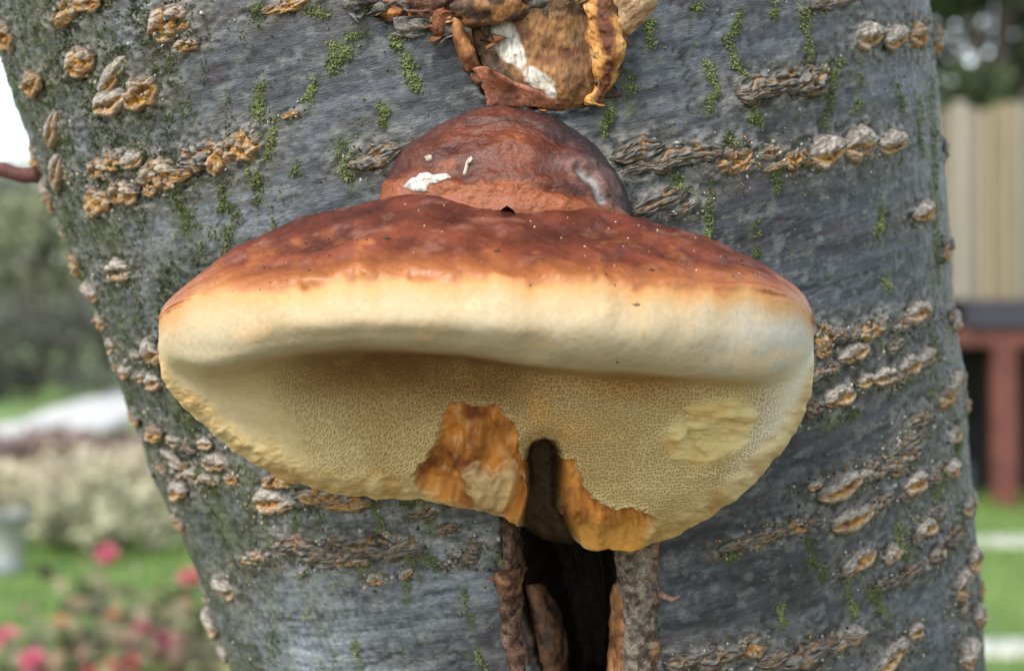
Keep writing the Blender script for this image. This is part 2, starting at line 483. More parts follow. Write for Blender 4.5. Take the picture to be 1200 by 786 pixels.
# ================================================================== the trunk's frame
AX = np.array([-0.2333, -0.10, 1.0]); AX /= np.linalg.norm(AX)
A0 = np.array([0.0150, 0.86, CAMZ])
EC = np.array([0., -1., 0.]); EC -= AX * EC.dot(AX); EC /= np.linalg.norm(EC)      # towards the viewer
ER = np.cross(EC, AX) * -1                                                          # to the right
if ER[0] < 0: ER = -ER
def rad(h):
    flare = 0.16 * np.exp(-(h + 1.3) / 0.16)
    return np.clip(0.1862 + 0.117 * np.clip(h, -.35, .45), .145, .24) + np.where(h < -.4, np.minimum(flare, .2), 0)
def base(th, h, lift=0.0):
    r = rad(h) + lift
    return A0 + h[..., None] * AX + r[..., None] * (np.cos(th)[..., None] * EC + np.sin(th)[..., None] * ER)
def nrm(th):
    return np.cos(th)[..., None] * EC + np.sin(th)[..., None] * ER
def surf(px, py):
    """pixel of the layout sketch -> (theta, h) on the smooth trunk"""
    px = np.atleast_1d(np.asarray(px, float)); py = np.atleast_1d(np.asarray(py, float))
    D = unproj(px, py, np.ones_like(px)) - np.array([0, 0, CAMZ])
    O = np.array([0, 0, CAMZ]) - A0
    def f(t):
        P = O + D * t[..., None]
        h = P @ AX
        return np.linalg.norm(P - h[..., None] * AX, axis=-1) - rad(h)
    ts = np.linspace(.58, .92, 75)
    g = np.stack([f(np.full(px.shape, t)) for t in ts], 0)
    hit = (g < 0).any(0)
    i = np.where(hit, (g < 0).argmax(0), g.argmin(0)); i = np.maximum(i, 1)
    lo, hi = ts[i - 1], ts[i]
    for _ in range(22):
        m = (lo + hi) / 2; s = f(m) < 0
        hi = np.where(s, m, hi); lo = np.where(s, lo, m)
    t = np.where(hit, (lo + hi) / 2, ts[i])
    P = O + D * t[..., None]; h = P @ AX
    Q = P - h[..., None] * AX
    return np.arctan2(Q @ ER, Q @ EC), h, t, hit

# ------------------------------------------------------------------ layout of the corky lenticels: x, y, w, h, kind, extra tilt in degrees
# kinds: o = orange cracked, g = grey-lipped with slit, w = weathered woody
LENT = [
(75,15,32,24,'o',-15),(100,4,30,20,'o',0),(5,43,16,36,'o',0),(197,28,46,36,'o',-10),(217,54,28,13,'o',0),(95,74,30,28,'o',0),(40,98,24,28,'o',0),
(130,88,38,22,'g',-25),(128,120,42,28,'g',-8),(165,110,36,36,'o',-15),(63,152,38,22,'g',-30),(28,190,16,28,'o',0),(68,202,28,24,'g',-30),
(117,200,24,22,'o',0),(133,188,20,22,'o',0),(155,187,24,20,'g',0),(185,207,42,34,'o',0),(228,186,36,32,'w',0),(255,185,30,34,'o',0),(283,170,40,32,'o',0),
(118,237,34,28,'o',0),(147,227,28,26,'o',0),(38,227,20,36,'g',0),(53,238,18,28,'o',0),(335,5,52,16,'o',0),(342,134,20,6,'o',0),(213,204,26,14,'o',0),
(73,277,14,15,'o',0),(93,310,18,24,'o',0),(142,317,32,25,'g',0),(112,340,24,24,'g',0),(123,377,14,18,'o',0),(135,405,14,18,'g',0),(140,427,14,16,'o',0),
(150,434,14,16,'g',0),(182,412,18,28,'g',0),(182,448,14,20,'g',0),(160,488,24,17,'o',0),(183,507,20,20,'o',0),(202,517,14,14,'g',0),(242,520,14,14,'g',0),
(250,542,24,20,'g',0),(208,549,16,22,'g',0),(223,554,16,22,'g',0),(212,575,36,22,'g',0),(272,561,12,14,'o',0),(188,547,12,18,'o',0),(330,562,36,18,'o',0),
(320,587,32,30,'g',0),(377,580,46,17,'o',0),(350,637,42,26,'w',0),(377,647,38,20,'w',0),(263,687,48,26,'g',0),(250,730,20,34,'g',0),(257,764,22,26,'g',0),
(210,612,11,26,'o',0),(402,650,34,18,'w',0),(433,639,50,26,'w',0),(473,644,44,20,'w',0),(414,656,42,9,'o',0),(443,677,18,14,'g',0),(553,637,30,15,'w',0),
(547,654,26,15,'w',0),(410,588,50,15,'o',0),(495,600,34,16,'w',0),(525,618,26,14,'w',0),(395,632,26,16,'w',0),
(1020,40,42,30,'g',0),(1050,43,26,26,'g',0),(1075,42,24,30,'o',0),(1100,45,16,36,'o',0),(887,107,46,30,'w',0),(917,97,42,28,'w',0),(947,97,36,32,'w',0),
(980,3,52,13,'w',0),(857,187,44,30,'o',0),(820,180,44,22,'w',0),(903,178,26,15,'o',0),(927,187,17,22,'o',0),(943,183,20,20,'o',0),(968,176,38,34,'g',0),
(1005,170,36,34,'g',0),(1043,167,44,28,'g',0),(910,194,32,7,'o',0),(1078,248,44,24,'g',0),(1108,173,11,20,'g',0),(745,178,52,26,'w',0),(785,188,54,26,'w',0),
(752,196,44,18,'w',0),(770,237,66,22,'w',0),(800,243,36,14,'w',0),(443,183,52,24,'w',0),(425,190,30,16,'w',0),
(1020,384,38,22,'o',0),(1073,367,34,22,'g',0),(998,414,34,19,'g',-6),(965,395,20,26,'o',0),(982,393,18,16,'w',0),(1063,428,24,24,'g',0),(1083,418,22,22,'g',0),
(1035,442,26,20,'g',0),(1012,447,18,15,'g',0),(980,465,32,24,'g',0),(950,478,22,20,'w',0),(1053,382,22,15,'w',0),(963,412,16,14,'o',0),(1112,295,14,18,'o',0),
(1122,375,12,24,'g',0),(1118,447,16,24,'g',0),(1137,442,10,20,'o',0),(1138,472,12,20,'o',0),(1108,465,18,24,'o',0),(1078,489,32,24,'w',0),(1118,510,16,20,'g',0),
(1063,520,28,17,'w',0),(980,571,46,26,'g',0),(1008,557,22,15,'g',0),(995,607,50,26,'g',0),(1030,587,32,20,'w',0),(1070,567,24,26,'g',0),(1026,553,22,14,'w',0),
(1063,532,30,20,'w',0),(1046,545,22,14,'w',0),(1005,657,36,24,'g',-8),(1042,649,18,20,'g',-20),(932,616,34,18,'o',0),(897,627,52,15,'w',0),(860,636,42,13,'w',0),
(1085,619,22,20,'g',0),(1112,549,14,22,'g',0),(1132,594,12,22,'g',0),(1145,584,10,20,'g',0),(1117,627,16,24,'w',0),(992,747,44,24,'g',0),(877,757,32,26,'o',0),
(843,766,62,24,'w',0),(940,767,52,30,'w',0),(1045,769,42,26,'g',-15),(1073,740,15,18,'g',0),(1128,684,16,34,'g',0),(1138,657,14,30,'g',0),(1145,720,14,26,'g',0),
(1133,764,14,36,'g',0),(1150,690,10,24,'o',0),(1067,670,28,16,'w',0),(1050,680,22,13,'w',0),(965,757,30,18,'w',0),(905,770,34,20,'w',0),(800,772,40,18,'w',0),(1098,600,18,20,'w',0),(1090,560,16,20,'w',0),(1095,650,18,22,'w',0),
(970,432,20,14,'w',0),(1045,405,20,14,'w',0),(1000,395,16,12,'w',0),(955,440,18,14,'w',0),
]
rl = random.Random(5)
for _ in range(125):
    x_, y_, w_, h_, k_0, _t = rl.choice([l for l in LENT[:150] if l[0] > 930 or l[0] < 300 or l[1] > 560])
    dx_ = rl.uniform(-46, 46) * (1 if 200 < x_ < 1060 else .4); ex = x_ + dx_; ey = y_ - .27 * dx_ + rl.gauss(0, 9)
    if poly_sd(np.array([ex]), np.array([ey]), [(180, 330), (190, 470), (330, 575), (500, 600), (620, 660), (780, 660), (900, 560), (965, 440), (960, 340)])[0] > 0 or 575 < ex < 790: continue
    sz_ = rl.uniform(5, 12); LENT.append((ex, ey, sz_ * rl.uniform(1, 1.9) * (1 if 150 < ex < 1090 else .6), sz_, rl.choice('gwwog'), rl.uniform(-12, 12)))
LA = np.array([(a, b, c, d) for a, b, c, d, _, _ in LENT], float)
Lth, Lh, Lt, Lhit = surf(LA[:, 0], LA[:, 1])
Lfs = np.maximum(np.abs((unproj(LA[:, 0], LA[:, 1], np.ones(len(LA))) - [0, 0, CAMZ]) @ np.zeros(3)), 0)
Pl = base(Lth, Lh); view = -(Pl - np.array([0, 0, CAMZ])); view /= np.linalg.norm(view, axis=1, keepdims=True)
Lcos = np.clip((view * nrm(Lth)).sum(1), .3, 1)
Lw = LA[:, 2] * Lt / FPX / Lcos; Lhh = LA[:, 3] * Lt / FPX
Lw = np.minimum(Lw, 0.02)

# runs of moss down the bark: from, to, width, amount
TRAIL = [((393, 52), (392, 84), 12, 90), ((420, 38), (402, 70), 14, 90), ((462, 42), (482, 78), 10, 110), ((482, 78), (486, 106), 9, 90), ((450, 124), (449, 148), 8, 70),
((306, 98), (303, 138), 8, 90), ((322, 140), (312, 190), 9, 90), ((303, 205), (301, 240), 9, 90), ((262, 212), (264, 246), 8, 70), ((272, 240), (270, 290), 7, 80), ((205, 222), (222, 272), 9, 90),
((368, 90), (362, 128), 7, 60), ((345, 190), (350, 205), 8, 30), ((402, 165), (414, 225), 12, 170), ((735, 88), (736, 126), 13, 150), ((714, 126), (706, 158), 8, 70),
((758, 10), (764, 56), 9, 100), ((832, 72), (838, 104), 7, 70), ((838, 104), (828, 130), 7, 60), ((870, 12), (852, 48), 6, 80), ((852, 48), (872, 92), 8, 100), ((882, 122), (890, 148), 7, 60),
((938, 5), (948, 50), 6, 70), ((948, 50), (955, 84), 6, 50), ((980, 70), (966, 150), 8, 110), ((1008, 70), (1002, 132), 6, 60), ((1032, 236), (1028, 278), 8, 90), ((884, 262), (884, 302), 7, 70),
((830, 212), (826, 278), 6, 70), ((790, 206), (796, 226), 8, 60), ((845, 158), (858, 168), 8, 40), ((914, 196), (908, 222), 7, 60), ((1050, 100), (1056, 128), 6, 40), ((1075, 112), (1084, 180), 8, 90),
((1096, 90), (1100, 330), 7, 220), ((820, 5), (812, 14), 7, 30), ((1036, 320), (1038, 340), 6, 30),
((530, 580), (470, 590), 9, 90), ((505, 600), (508, 624), 7, 50), ((443, 592), (446, 622), 6, 40), ((420, 640), (430, 670), 9, 60), ((480, 668), (476, 704), 6, 50), ((545, 690), (552, 735), 5, 40),
((583, 650), (596, 676), 8, 70), ((500, 650), (520, 668), 8, 50), ((945, 628), (952, 664), 7, 80), ((962, 664), (964, 680), 5, 30), ((990, 680), (998, 720), 8, 90), ((1020, 690), (1040, 728), 10, 140),
((912, 706), (914, 730), 6, 50), ((1054, 612), (1062, 660), 8, 80), ((1100, 560), (1098, 585), 8, 50), ((350, 600), (348, 640), 6, 40), ((470, 640), (490, 660), 8, 60), ((860, 650), (850, 654), 8, 40),
((420, 745), (424, 780), 6, 20), ((560, 760), (566, 780), 6, 24), ((640, 20), (642, 22), 4, 8), ((960, 500), (1005, 480), 8, 60), ((1090, 380), (1096, 470), 7, 90), ((1055, 400), (1054, 420), 6, 40),
((300, 30), (298, 2), 10, 80), ((355, 10), (385, 18), 10, 90), ((435, 5), (430, 12), 8, 30), ((905, 20), (912, 2), 7, 50), ((1120, 480), (1128, 640), 7, 130)]

# hollow (rot hole) below the fungus, and the torn area above it, in the layout sketch
HOLE = [(610, 500), (598, 560), (592, 640), (600, 668), (598, 700), (614, 735), (632, 790), (640, 860), (708, 865), (726, 790), (733, 735), (738, 690), (730, 640), (696, 560), (660, 500)]
TORN = [(528, -60), (530, 10), (540, 45), (556, 78), (566, 108), (600, 125), (684, 128), (708, 100), (722, 60), (726, 0), (735, -60)]
REDGAP = [(424, -20), (432, 18), (455, 26), (474, 18), (500, 24), (520, 18), (530, -20)]
def trunk_fields(th, h):
    """(radial displacement, colour) of the trunk surface"""
    P0 = base(th, h)
    px, py = proj(np.where(P0[..., 1:2] > .1, P0, np.array([0, .1, 0.])))
    front = np.cos(th) > 0.02
    s = th * 0.197
    d = 0.0018 * fbm(s * 18, h * 16, 0, 1, 3) + 0.003 * fbm(th * 1.1 + 5, h * 4, 0, 2, 2)
    stri = fbm(s * 70, h * 620, 0, 9, 4)
    stri2 = fbm(s * 30, h * 190, 3, 19, 3)
    d = d + 0.00020 * stri + 0.00018 * stri2 + 0.0001 * fbm(s * 300, h * 700, 2, 23, 3)
    # fine crackle / scabby texture
    scab = fbm(s * 420, h * 330, 0, 29, 4)
    # swelling around lenticels
    band = np.zeros_like(th); near = np.zeros_like(th)
    fr = front & (h > -.3) & (h < .28)
    ths, hs = th[fr], h[fr]
    b = np.zeros(ths.shape); nr = np.zeros(ths.shape)
    o_ = np.argsort(hs, kind='stable'); hso = hs[o_]
    for i in range(len(LENT)):
        wy = Lhh[i] * .62; wx = Lw[i] * .75 / .197
        k = o_[np.searchsorted(hso, Lh[i] - wy * 3.5):np.searchsorted(hso, Lh[i] + wy * 3.5)]
        if not len(k): continue
        q = np.exp(-((ths[k] - Lth[i]) / wx) ** 2 - ((hs[k] - Lh[i]) / wy) ** 2)
        b[k] = np.maximum(b[k], q); q2 = np.exp(-((ths[k] - Lth[i]) / wx / 1.5) ** 2 - ((hs[k] - Lh[i]) / wy / 1.6) ** 2); nr[k] = np.maximum(nr[k], q2)
    band[fr] = b; near[fr] = nr
    rough = fbm(s * 330, h * 520, 7, 41, 4)
    d = d + band * 0.0010 + near * 0.0021 * rough
    # left flank is scabby with algae
    left = sstep(-.35, -.95, th)
    right = sstep(.62, 1.15, th)
    d = d + 0.0007 * scab * (left * .9 + .15 + right * .4)
    # ---- colour
    slate = lerp(np.array([.018, .021, .031]), np.array([.082, .090, .112]), np.clip(.46 + .5 * stri2 + .75 * stri + .35 * scab, 0, 1))
    big = fbm(s * 14, h * 22, 1, 53, 3)
    slate = slate * np.clip(1 + .75 * big, .45, 1.9)[..., None]
    # lower-left and centre bark paler, brightened further to paint in light
    pale = np.clip(1.5 * sstep(540, 640, py) * sstep(640, 500, px) * sstep(-1.15, -.6, th) + .6 * sstep(640, 300, px), 0, 1.5)
    slate = lerp(slate, slate * np.array([1.9, 1.95, 1.85]), pale * .95)
    lich = sstep(.12, .42, fbm(s * 190, h * 330, 2, 61, 4)) * .55
    slate = lerp(slate, np.array([.24, .25, .24]), lich * .55)
    crk = np.exp(-(fbm(s * 20, h * 110, 11, 171, 4) / .022) ** 2) * sstep(.0, .35, fbm(s * 26, h * 40, 12, 173, 3))
    slate = lerp(slate, np.array([.016, .014, .016]), crk * .75)
    d = d - .0005 * crk
    purple = sstep(.2, .5, fbm(s * 40, h * 130, 4, 67, 3))
    slate = lerp(slate, np.array([.050, .035, .044]), purple * .5)
    algae = np.clip(left * (0.62 + .9 * fbm(s * 60, h * 45, 5, 71, 4)) + .30 * right * sstep(0, .5, fbm(s * 60, h * 40, 6, 73, 3) + .2) + .18 * sstep(.15, .5, fbm(s * 90, h * 30, 8, 75, 3)), 0, 1)
    c = lerp(slate, lerp(np.array([.012, .016, .006]), np.array([.078, .092, .044]), np.clip(.5 + 1.5 * scab, 0, 1)), algae * .9)
    c = lerp(c, lerp(np.array([.035, .03, .025]), np.array([.27, .25, .225]), np.clip(.45 + 1.2 * rough, 0, 1)), np.clip(near * 1.1, 0, 1) * .8)
    dark = sstep(.1, .35, fbm(s * 210, h * 430, 9, 83, 3)) * np.clip(near * 1.3, 0, 1)
    c = lerp(c, np.array([.03, .03, .02]), dark * .8)
    # thin green film under and around the moss runs
    film = np.zeros_like(th)
    fpx, fpy = px[fr], py[fr]; fm = np.zeros(fpx.shape)
    o2 = np.argsort(fpy, kind='stable'); pyo = fpy[o2]
    for (p0, p1, w_, n_) in TRAIL:
        k = o2[np.searchsorted(pyo, min(p0[1], p1[1]) - 30):np.searchsorted(pyo, max(p0[1], p1[1]) + 30)]
        if len(k): fm[k] = np.maximum(fm[k], np.exp(-(seg_d(fpx[k], fpy[k], [p0, p1]) / (w_ * .9)) ** 2))
    film[fr] = fm
    film = np.clip(film * (.75 + 1.3 * scab), 0, 1)
    c = lerp(c, lerp(np.array([.020, .028, .010]), np.array([.095, .115, .05]), np.clip(.5 + 1.2 * rough, 0, 1)), film * .8)
    d = d + .0004 * film
    # ---- torn area above the fungus
    wob = 7 * fbm(s * 160, h * 160, 3, 91, 3)
    inside = np.where(front, poly_sd(px, py, TORN), -999.) + wob
    t_in = sstep(-3, 5, inside)
    d = d - .006 * t_in + .0016 * t_in * fbm(s * 120, h * 180, 3, 95, 4)
    wood = lerp(np.array([.055, .03, .02]), np.array([.36, .17, .06]), np.clip(.5 + 1.1 * fbm(s * 70, h * 110, 3, 97, 4), 0, 1))
    c = lerp(c, wood, t_in)
    d = d + .002 * np.exp(-(inside / 7) ** 2) * front
    rg = np.where(front, poly_sd(px, py, REDGAP), -999.) + wob * .8
    t_r = sstep(-2, 3, rg)
    d = d - .005 * t_r + .0015 * t_r * rough
    c = lerp(c, lerp(np.array([.04, .02, .015]), np.array([.30, .10, .04]), np.clip(.5 + 1.2 * rough, 0, 1)), t_r)
    # ---- rot hole
    hd = np.where(front, poly_sd(px, py, HOLE), -999.) + wob * .7
    t_h = sstep(0, 7, hd)
    d = d - .085 * t_h + .004 * t_h * fbm(s * 90, h * 22, 3, 99, 3)
    d = d - .004 * sstep(-12, -2, hd)
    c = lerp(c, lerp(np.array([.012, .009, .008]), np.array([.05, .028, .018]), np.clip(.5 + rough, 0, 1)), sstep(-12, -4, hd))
    return d, c, px, py

# ------------------------------------------------------------------ tree
tree_base = A0 + AX * (-CAMZ / AX[2])
tree = thing('cherry_tree', 'leaning slate grey cherry trunk with corky lenticel bands, moss and a dark rot hole', 'tree', tuple(tree_base))
thd = np.linspace(-1.6, 1.6, 900)
thb = np.linspace(1.6, 2 * np.pi - 1.6, 70)[1:-1]
ths = np.concatenate([thd, thb]); ths = np.where(ths > np.pi, ths - 2 * np.pi, ths)
hs_ = np.concatenate([np.linspace(-CAMZ * 1.045 - .06, -.31, 60), np.linspace(-.3, .27, 740), np.linspace(.28, 1.5, 60)])
TH, HH = np.meshgrid(ths, hs_)
dd, cc, _, _ = trunk_fields(TH.ravel(), HH.ravel())
dd = dd + np.where(HH.ravel() < -.7, .03 * np.sin(TH.ravel() * 5 + 1) * sstep(-.8, -1.25, HH.ravel()), 0)
TV = base(TH.ravel(), HH.ravel(), dd)
trunk = part('trunk', TV, grid_faces(len(ths), len(hs_), True), M_bark, tree, cols=cc,
             uv=np.stack([TH.ravel() * .197, HH.ravel()], 1))
tag(trunk, 'smooth slate grey cherry bark with horizontal grain')

def on_trunk(px, py, lift=0.0):
    th, h, t, hit = surf(px, py)
    d = trunk_fields(th, h)[0]
    return base(th, h, d + lift), th, h

# bare limbs higher up, above the picture
top = A0 + AX * 1.45
for dx, dy, L in ((-.5, .1, 1.5), (.45, .35, 1.4), (.1, -.1, 1.7)):
    t = np.linspace(0, 1, 14)
    pts = top[None] + np.stack([dx * t ** 1.1 * L, dy * t * L, t * L], 1) + .03 * np.stack([noise(t * 4, dx, 0, 2), noise(t * 4, dx, 1, 2), 0 * t], 1)
    V, F = tube(pts, .13 * (1 - .75 * t), 12)
    part('limb', V, F, M_bark, tree, cols=np.tile([.13, .135, .14], (len(V), 1)))

# ------------------------------------------------------------------ lenticels: corky lens-shaped bumps, a few shapes shared between them
def lenticel_mesh(kind, seed):
    nu, nv = 30, 19
    u = np.linspace(-1, 1, nu); v = np.linspace(-1, 1, nv)
    U, Vv = np.meshgrid(u, v)
    bw = (1 - np.abs(U) ** 2.2) ** .6 * (1 + .22 * noise(U * 3, seed, 0, 3)) + .02
    x = U * .5 * (1 + .1 * noise(Vv * 2, seed, 2, 5)); y = Vv * bw * .5 + .10 * noise(U * 1.8, seed, 5, 4) * (1 - U ** 2)
    dome = np.sqrt(np.clip(1 - Vv ** 2, 0, 1)) * (1 - np.abs(U) ** 3) ** .6
    if kind == 'g':
        v0 = -.25 + .35 * noise(U * 1.6, seed, 1, 7); gw = .24 * (1 - .5 * U ** 2); gd = .75
    elif kind == 'o':
        v0 = .1 + .6 * noise(U * 2.4, seed, 1, 7); gw = .30; gd = .7
    else:
        v0 = .3 + .4 * noise(U * 1.5, seed, 1, 7); gw = .12; gd = .5
    groove = np.exp(-((Vv - v0) / gw) ** 2) * (1 - np.abs(U) ** 4)
    if kind != 'g':
        v1 = -.5 + .5 * noise(U * 2.2, seed, 4, 8)
        groove = np.maximum(groove, .8 * np.exp(-((Vv - v1) / (gw * .6)) ** 2))
        u1 = .3 * noise(seed, 1.3, 0, 2); groove = np.maximum(groove, .8 * np.exp(-((U - u1 - .2 * Vv) / .06) ** 2))
    n1 = fbm(U * 4, Vv * 4, seed, 11, 3); n2 = fbm(U * (3 if kind == 'w' else 8), Vv * 9, seed, 13, 3)
    kn = {'g': .35, 'o': .75, 'w': 1.0}[kind]
    z = .36 * dome * (1 + .45 * kn * n1) + .14 * kn * n2 * dome - gd * .36 * groove * dome - .10
    lip = {'g': (np.array([.20, .165, .14]), np.array([.64, .58, .52])), 'o': (np.array([.10, .07, .05]), np.array([.56, .47, .38])), 'w': (np.array([.04, .035, .03]), np.array([.33, .31, .29]))}[kind]
    c = lerp(lip[0], lip[1], np.clip(.5 + 1.3 * n2 + .3 * n1, 0, 1))
    org = lerp(np.array([.16, .05, .010]), np.array([.80, .42, .11]), np.clip(.55 + 1.4 * fbm(U * 9, Vv * 7, seed, 21, 2), 0, 1))
    if kind != 'w':
        c = lerp(c, lerp(np.array([.44, .26, .11]), np.array([.72, .58, .42]), np.clip(.5 + 1.2 * n2, 0, 1)), sstep(.05, -.25, Vv - v0) * .7)
    halo = np.clip(groove * {'g': 1.25, 'o': 1.3, 'w': .7}[kind], 0, 1)
    c = lerp(c, org, halo)
    edge = sstep(.55, 1, np.abs(Vv)) * .6 + sstep(.75, 1, np.abs(U)) * .5
    c = lerp(c, np.array([.045, .042, .034]), np.clip(edge, 0, .9))
    me = mesh_data('lenticel', np.stack([x, y, z], -1).reshape(-1, 3), grid_faces(nu, nv), cols=c.reshape(-1, 3))
    me.materials.append(M_cork)
    return me
LM = {k: [lenticel_mesh(k, 3.7 * i + j * 11.3 + .5) for i in range(6)] for j, k in enumerate('ogw')}
Ld = trunk_fields(Lth, Lh)[0]
for i, (x, y, w, hh, k, tilt) in enumerate(LENT):
    n = nrm(Lth[i:i + 1])[0]; n = n / np.linalg.norm(n)
    t = -np.sin(Lth[i]) * EC + np.cos(Lth[i]) * ER
    a = R_(-tilt + random.uniform(-7, 7)); t2 = math.cos(a) * t + math.sin(a) * AX
    b2 = np.cross(n, t2)
    if b2 @ AX < 0: b2 = -b2
    fl = random.choice((-1, 1))
    P = base(Lth[i:i + 1], Lh[i:i + 1], Ld[i:i + 1] - .0002)[0] - world_loc(trunk)
    th_ = min(Lhh[i], Lw[i]) * random.uniform(.95, 1.4)
    M = Matrix.Identity(4)
    for r in range(3):
        M[r][0] = t2[r] * Lw[i] * 1.2 * fl; M[r][1] = b2[r] * Lhh[i] * 1.2; M[r][2] = n[r] * th_; M[r][3] = P[r]
    o = place('lenticel', random.choice(LM[k]), None, trunk)
    o.matrix_local = M

# ------------------------------------------------------------------ moss: granular tufts in vertical runs
OCT = np.array([[1, 0, 0], [-1, 0, 0], [0, 1, 0], [0, -1, 0], [0, 0, 1], [0, 0, -1]], float)
OF = np.array([[0, 2, 4], [2, 1, 4], [1, 3, 4], [3, 0, 4], [2, 0, 5], [1, 2, 5], [3, 1, 5], [0, 3, 5]])
mx_, my_ = [], []
for (a, b, w, n) in TRAIL:
    n = int(n * 2.6)
    t = RNG.random(n); clump = noise(t * 7, a[0] * .13, a[1] * .11, 5) > -.25
    wob = 5 * noise(t * 3.0, a[0] * .37, 0, 8)
    q = RNG.normal(0, 1, n) * w * .42 * (1 + .5 * noise(t * 4, a[1] * .2, 0, 12))
    mx_.append((a[0] + (b[0] - a[0]) * t + q + wob)[clump]); my_.append((a[1] + (b[1] - a[1]) * t + RNG.normal(0, 2.5, n))[clump])
# left flank, thick
n = 90000
lx = RNG.uniform(-30, 420, n); ly = RNG.uniform(-30, 800, n)
fade = sstep(330, 60, lx - .30 * (ly - 200) * (ly > 200)) * (1 - .75 * sstep(560, 640, ly))
dens = 1.5 * fbm(lx / 14, ly / 40, 0, 33, 4) + .9 * fade - .45
keep = (RNG.random(n) < np.clip(dens * 1.5, 0, .8) * (fade > .02)) & (RNG.random(n) < .8)
mx_.append(lx[keep]); my_.append(ly[keep])
# sparse crumbs elsewhere, denser about the lenticel bands
n = 5200
k = RNG.integers(0, len(LENT), n)
mx_.append(LA[k, 0] + RNG.normal(0, 1, n) * (LA[k, 2] * .55 + 3)); my_.append(LA[k, 1] + RNG.normal(0, 1, n) * LA[k, 3] * .6 + 4)
n = 1500
mx_.append(RNG.uniform(260, 1130, n)); my_.append(RNG.uniform(-20, 790, n))
mx_ = np.concatenate(mx_); my_ = np.concatenate(my_)
th, h, t, hit = surf(mx_, my_)
ok = hit & (np.cos(th) > .1)
px, py = mx_[ok], my_[ok]
ok2 = (poly_sd(px, py, HOLE) < -1) & (poly_sd(px, py, TORN) < 0)
th, h = th[ok][ok2], h[ok][ok2]; px, py = px[ok2], py[ok2]
nb = len(th)
md = trunk_fields(th, h)[0]
size = RNG.uniform(.00022, .00056, nb) * (1 + .35 * (fbm(px / 14, py / 14, 0, 44, 2)))
C = base(th, h, md + size * RNG.uniform(.1, 1.3, nb))
Rm = RNG.normal(0, 1, (nb, 3, 3)); Q = np.linalg.qr(Rm)[0]
sh = OCT[None] * size[:, None, None] * RNG.uniform(.6, 1.3, (nb, 6, 1))
MV = C[:, None] + np.einsum('nij,nkj->nki', Q, sh)
tone = np.clip(.5 + .7 * fbm(px / 40, py / 40, 0, 46, 2) + RNG.normal(0, .25, nb), 0, 1)
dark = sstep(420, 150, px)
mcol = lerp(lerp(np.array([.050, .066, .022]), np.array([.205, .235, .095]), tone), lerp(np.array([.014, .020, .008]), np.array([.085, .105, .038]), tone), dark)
MF = (OF[None] + (np.arange(nb) * 6)[:, None, None]).reshape(-1, 3)
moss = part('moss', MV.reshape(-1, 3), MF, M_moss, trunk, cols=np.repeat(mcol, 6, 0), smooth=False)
tag(moss, 'granular green moss in vertical runs on the bark', kind='stuff')

# cork crumbs and grit caught about the lenticel bands
n = 9500
k = RNG.integers(0, len(LENT), n)
gx_ = LA[k, 0] + RNG.normal(0, 1, n) * (LA[k, 2] * .6 + 5); gy_ = LA[k, 1] + RNG.normal(0, 1, n) * (LA[k, 3] * .42 + 2) - .2 * (gx_ - LA[k, 0])
th, h, t, hit = surf(gx_, gy_)
ok = hit & (np.cos(th) > .1) & (poly_sd(gx_, gy_, HOLE) < -1) & (poly_sd(gx_, gy_, TORN) < 0)
th, h = th[ok], h[ok]; nb = len(th)
size = .00018 + .00055 * RNG.random(nb) ** 2.5
C = base(th, h, trunk_fields(th, h)[0] + size * .35)
Q = np.linalg.qr(RNG.normal(0, 1, (nb, 3, 3)))[0]
sh = OCT[None] * size[:, None, None] * RNG.uniform(.5, 1.7, (nb, 6, 1))
CV = C[:, None] + np.einsum('nij,nkj->nki', Q, sh)
pal = np.array([(.46, .42, .38), (.30, .27, .24), (.05, .04, .032), (.035, .03, .022), (.38, .19, .06), (.22, .15, .10), (.10, .085, .07)])
ccol_ = pal[RNG.choice(len(pal), nb, p=[.2, .2, .22, .15, .03, .1, .1])]
crumb = part('bark_crumbs', CV.reshape(-1, 3), (OF[None] + (np.arange(nb) * 6)[:, None, None]).reshape(-1, 3), M_moss, trunk, cols=np.repeat(ccol_, 6, 0), smooth=False)
tag(crumb, 'pale and dark crumbs of cork along the lenticel bands', kind='stuff')

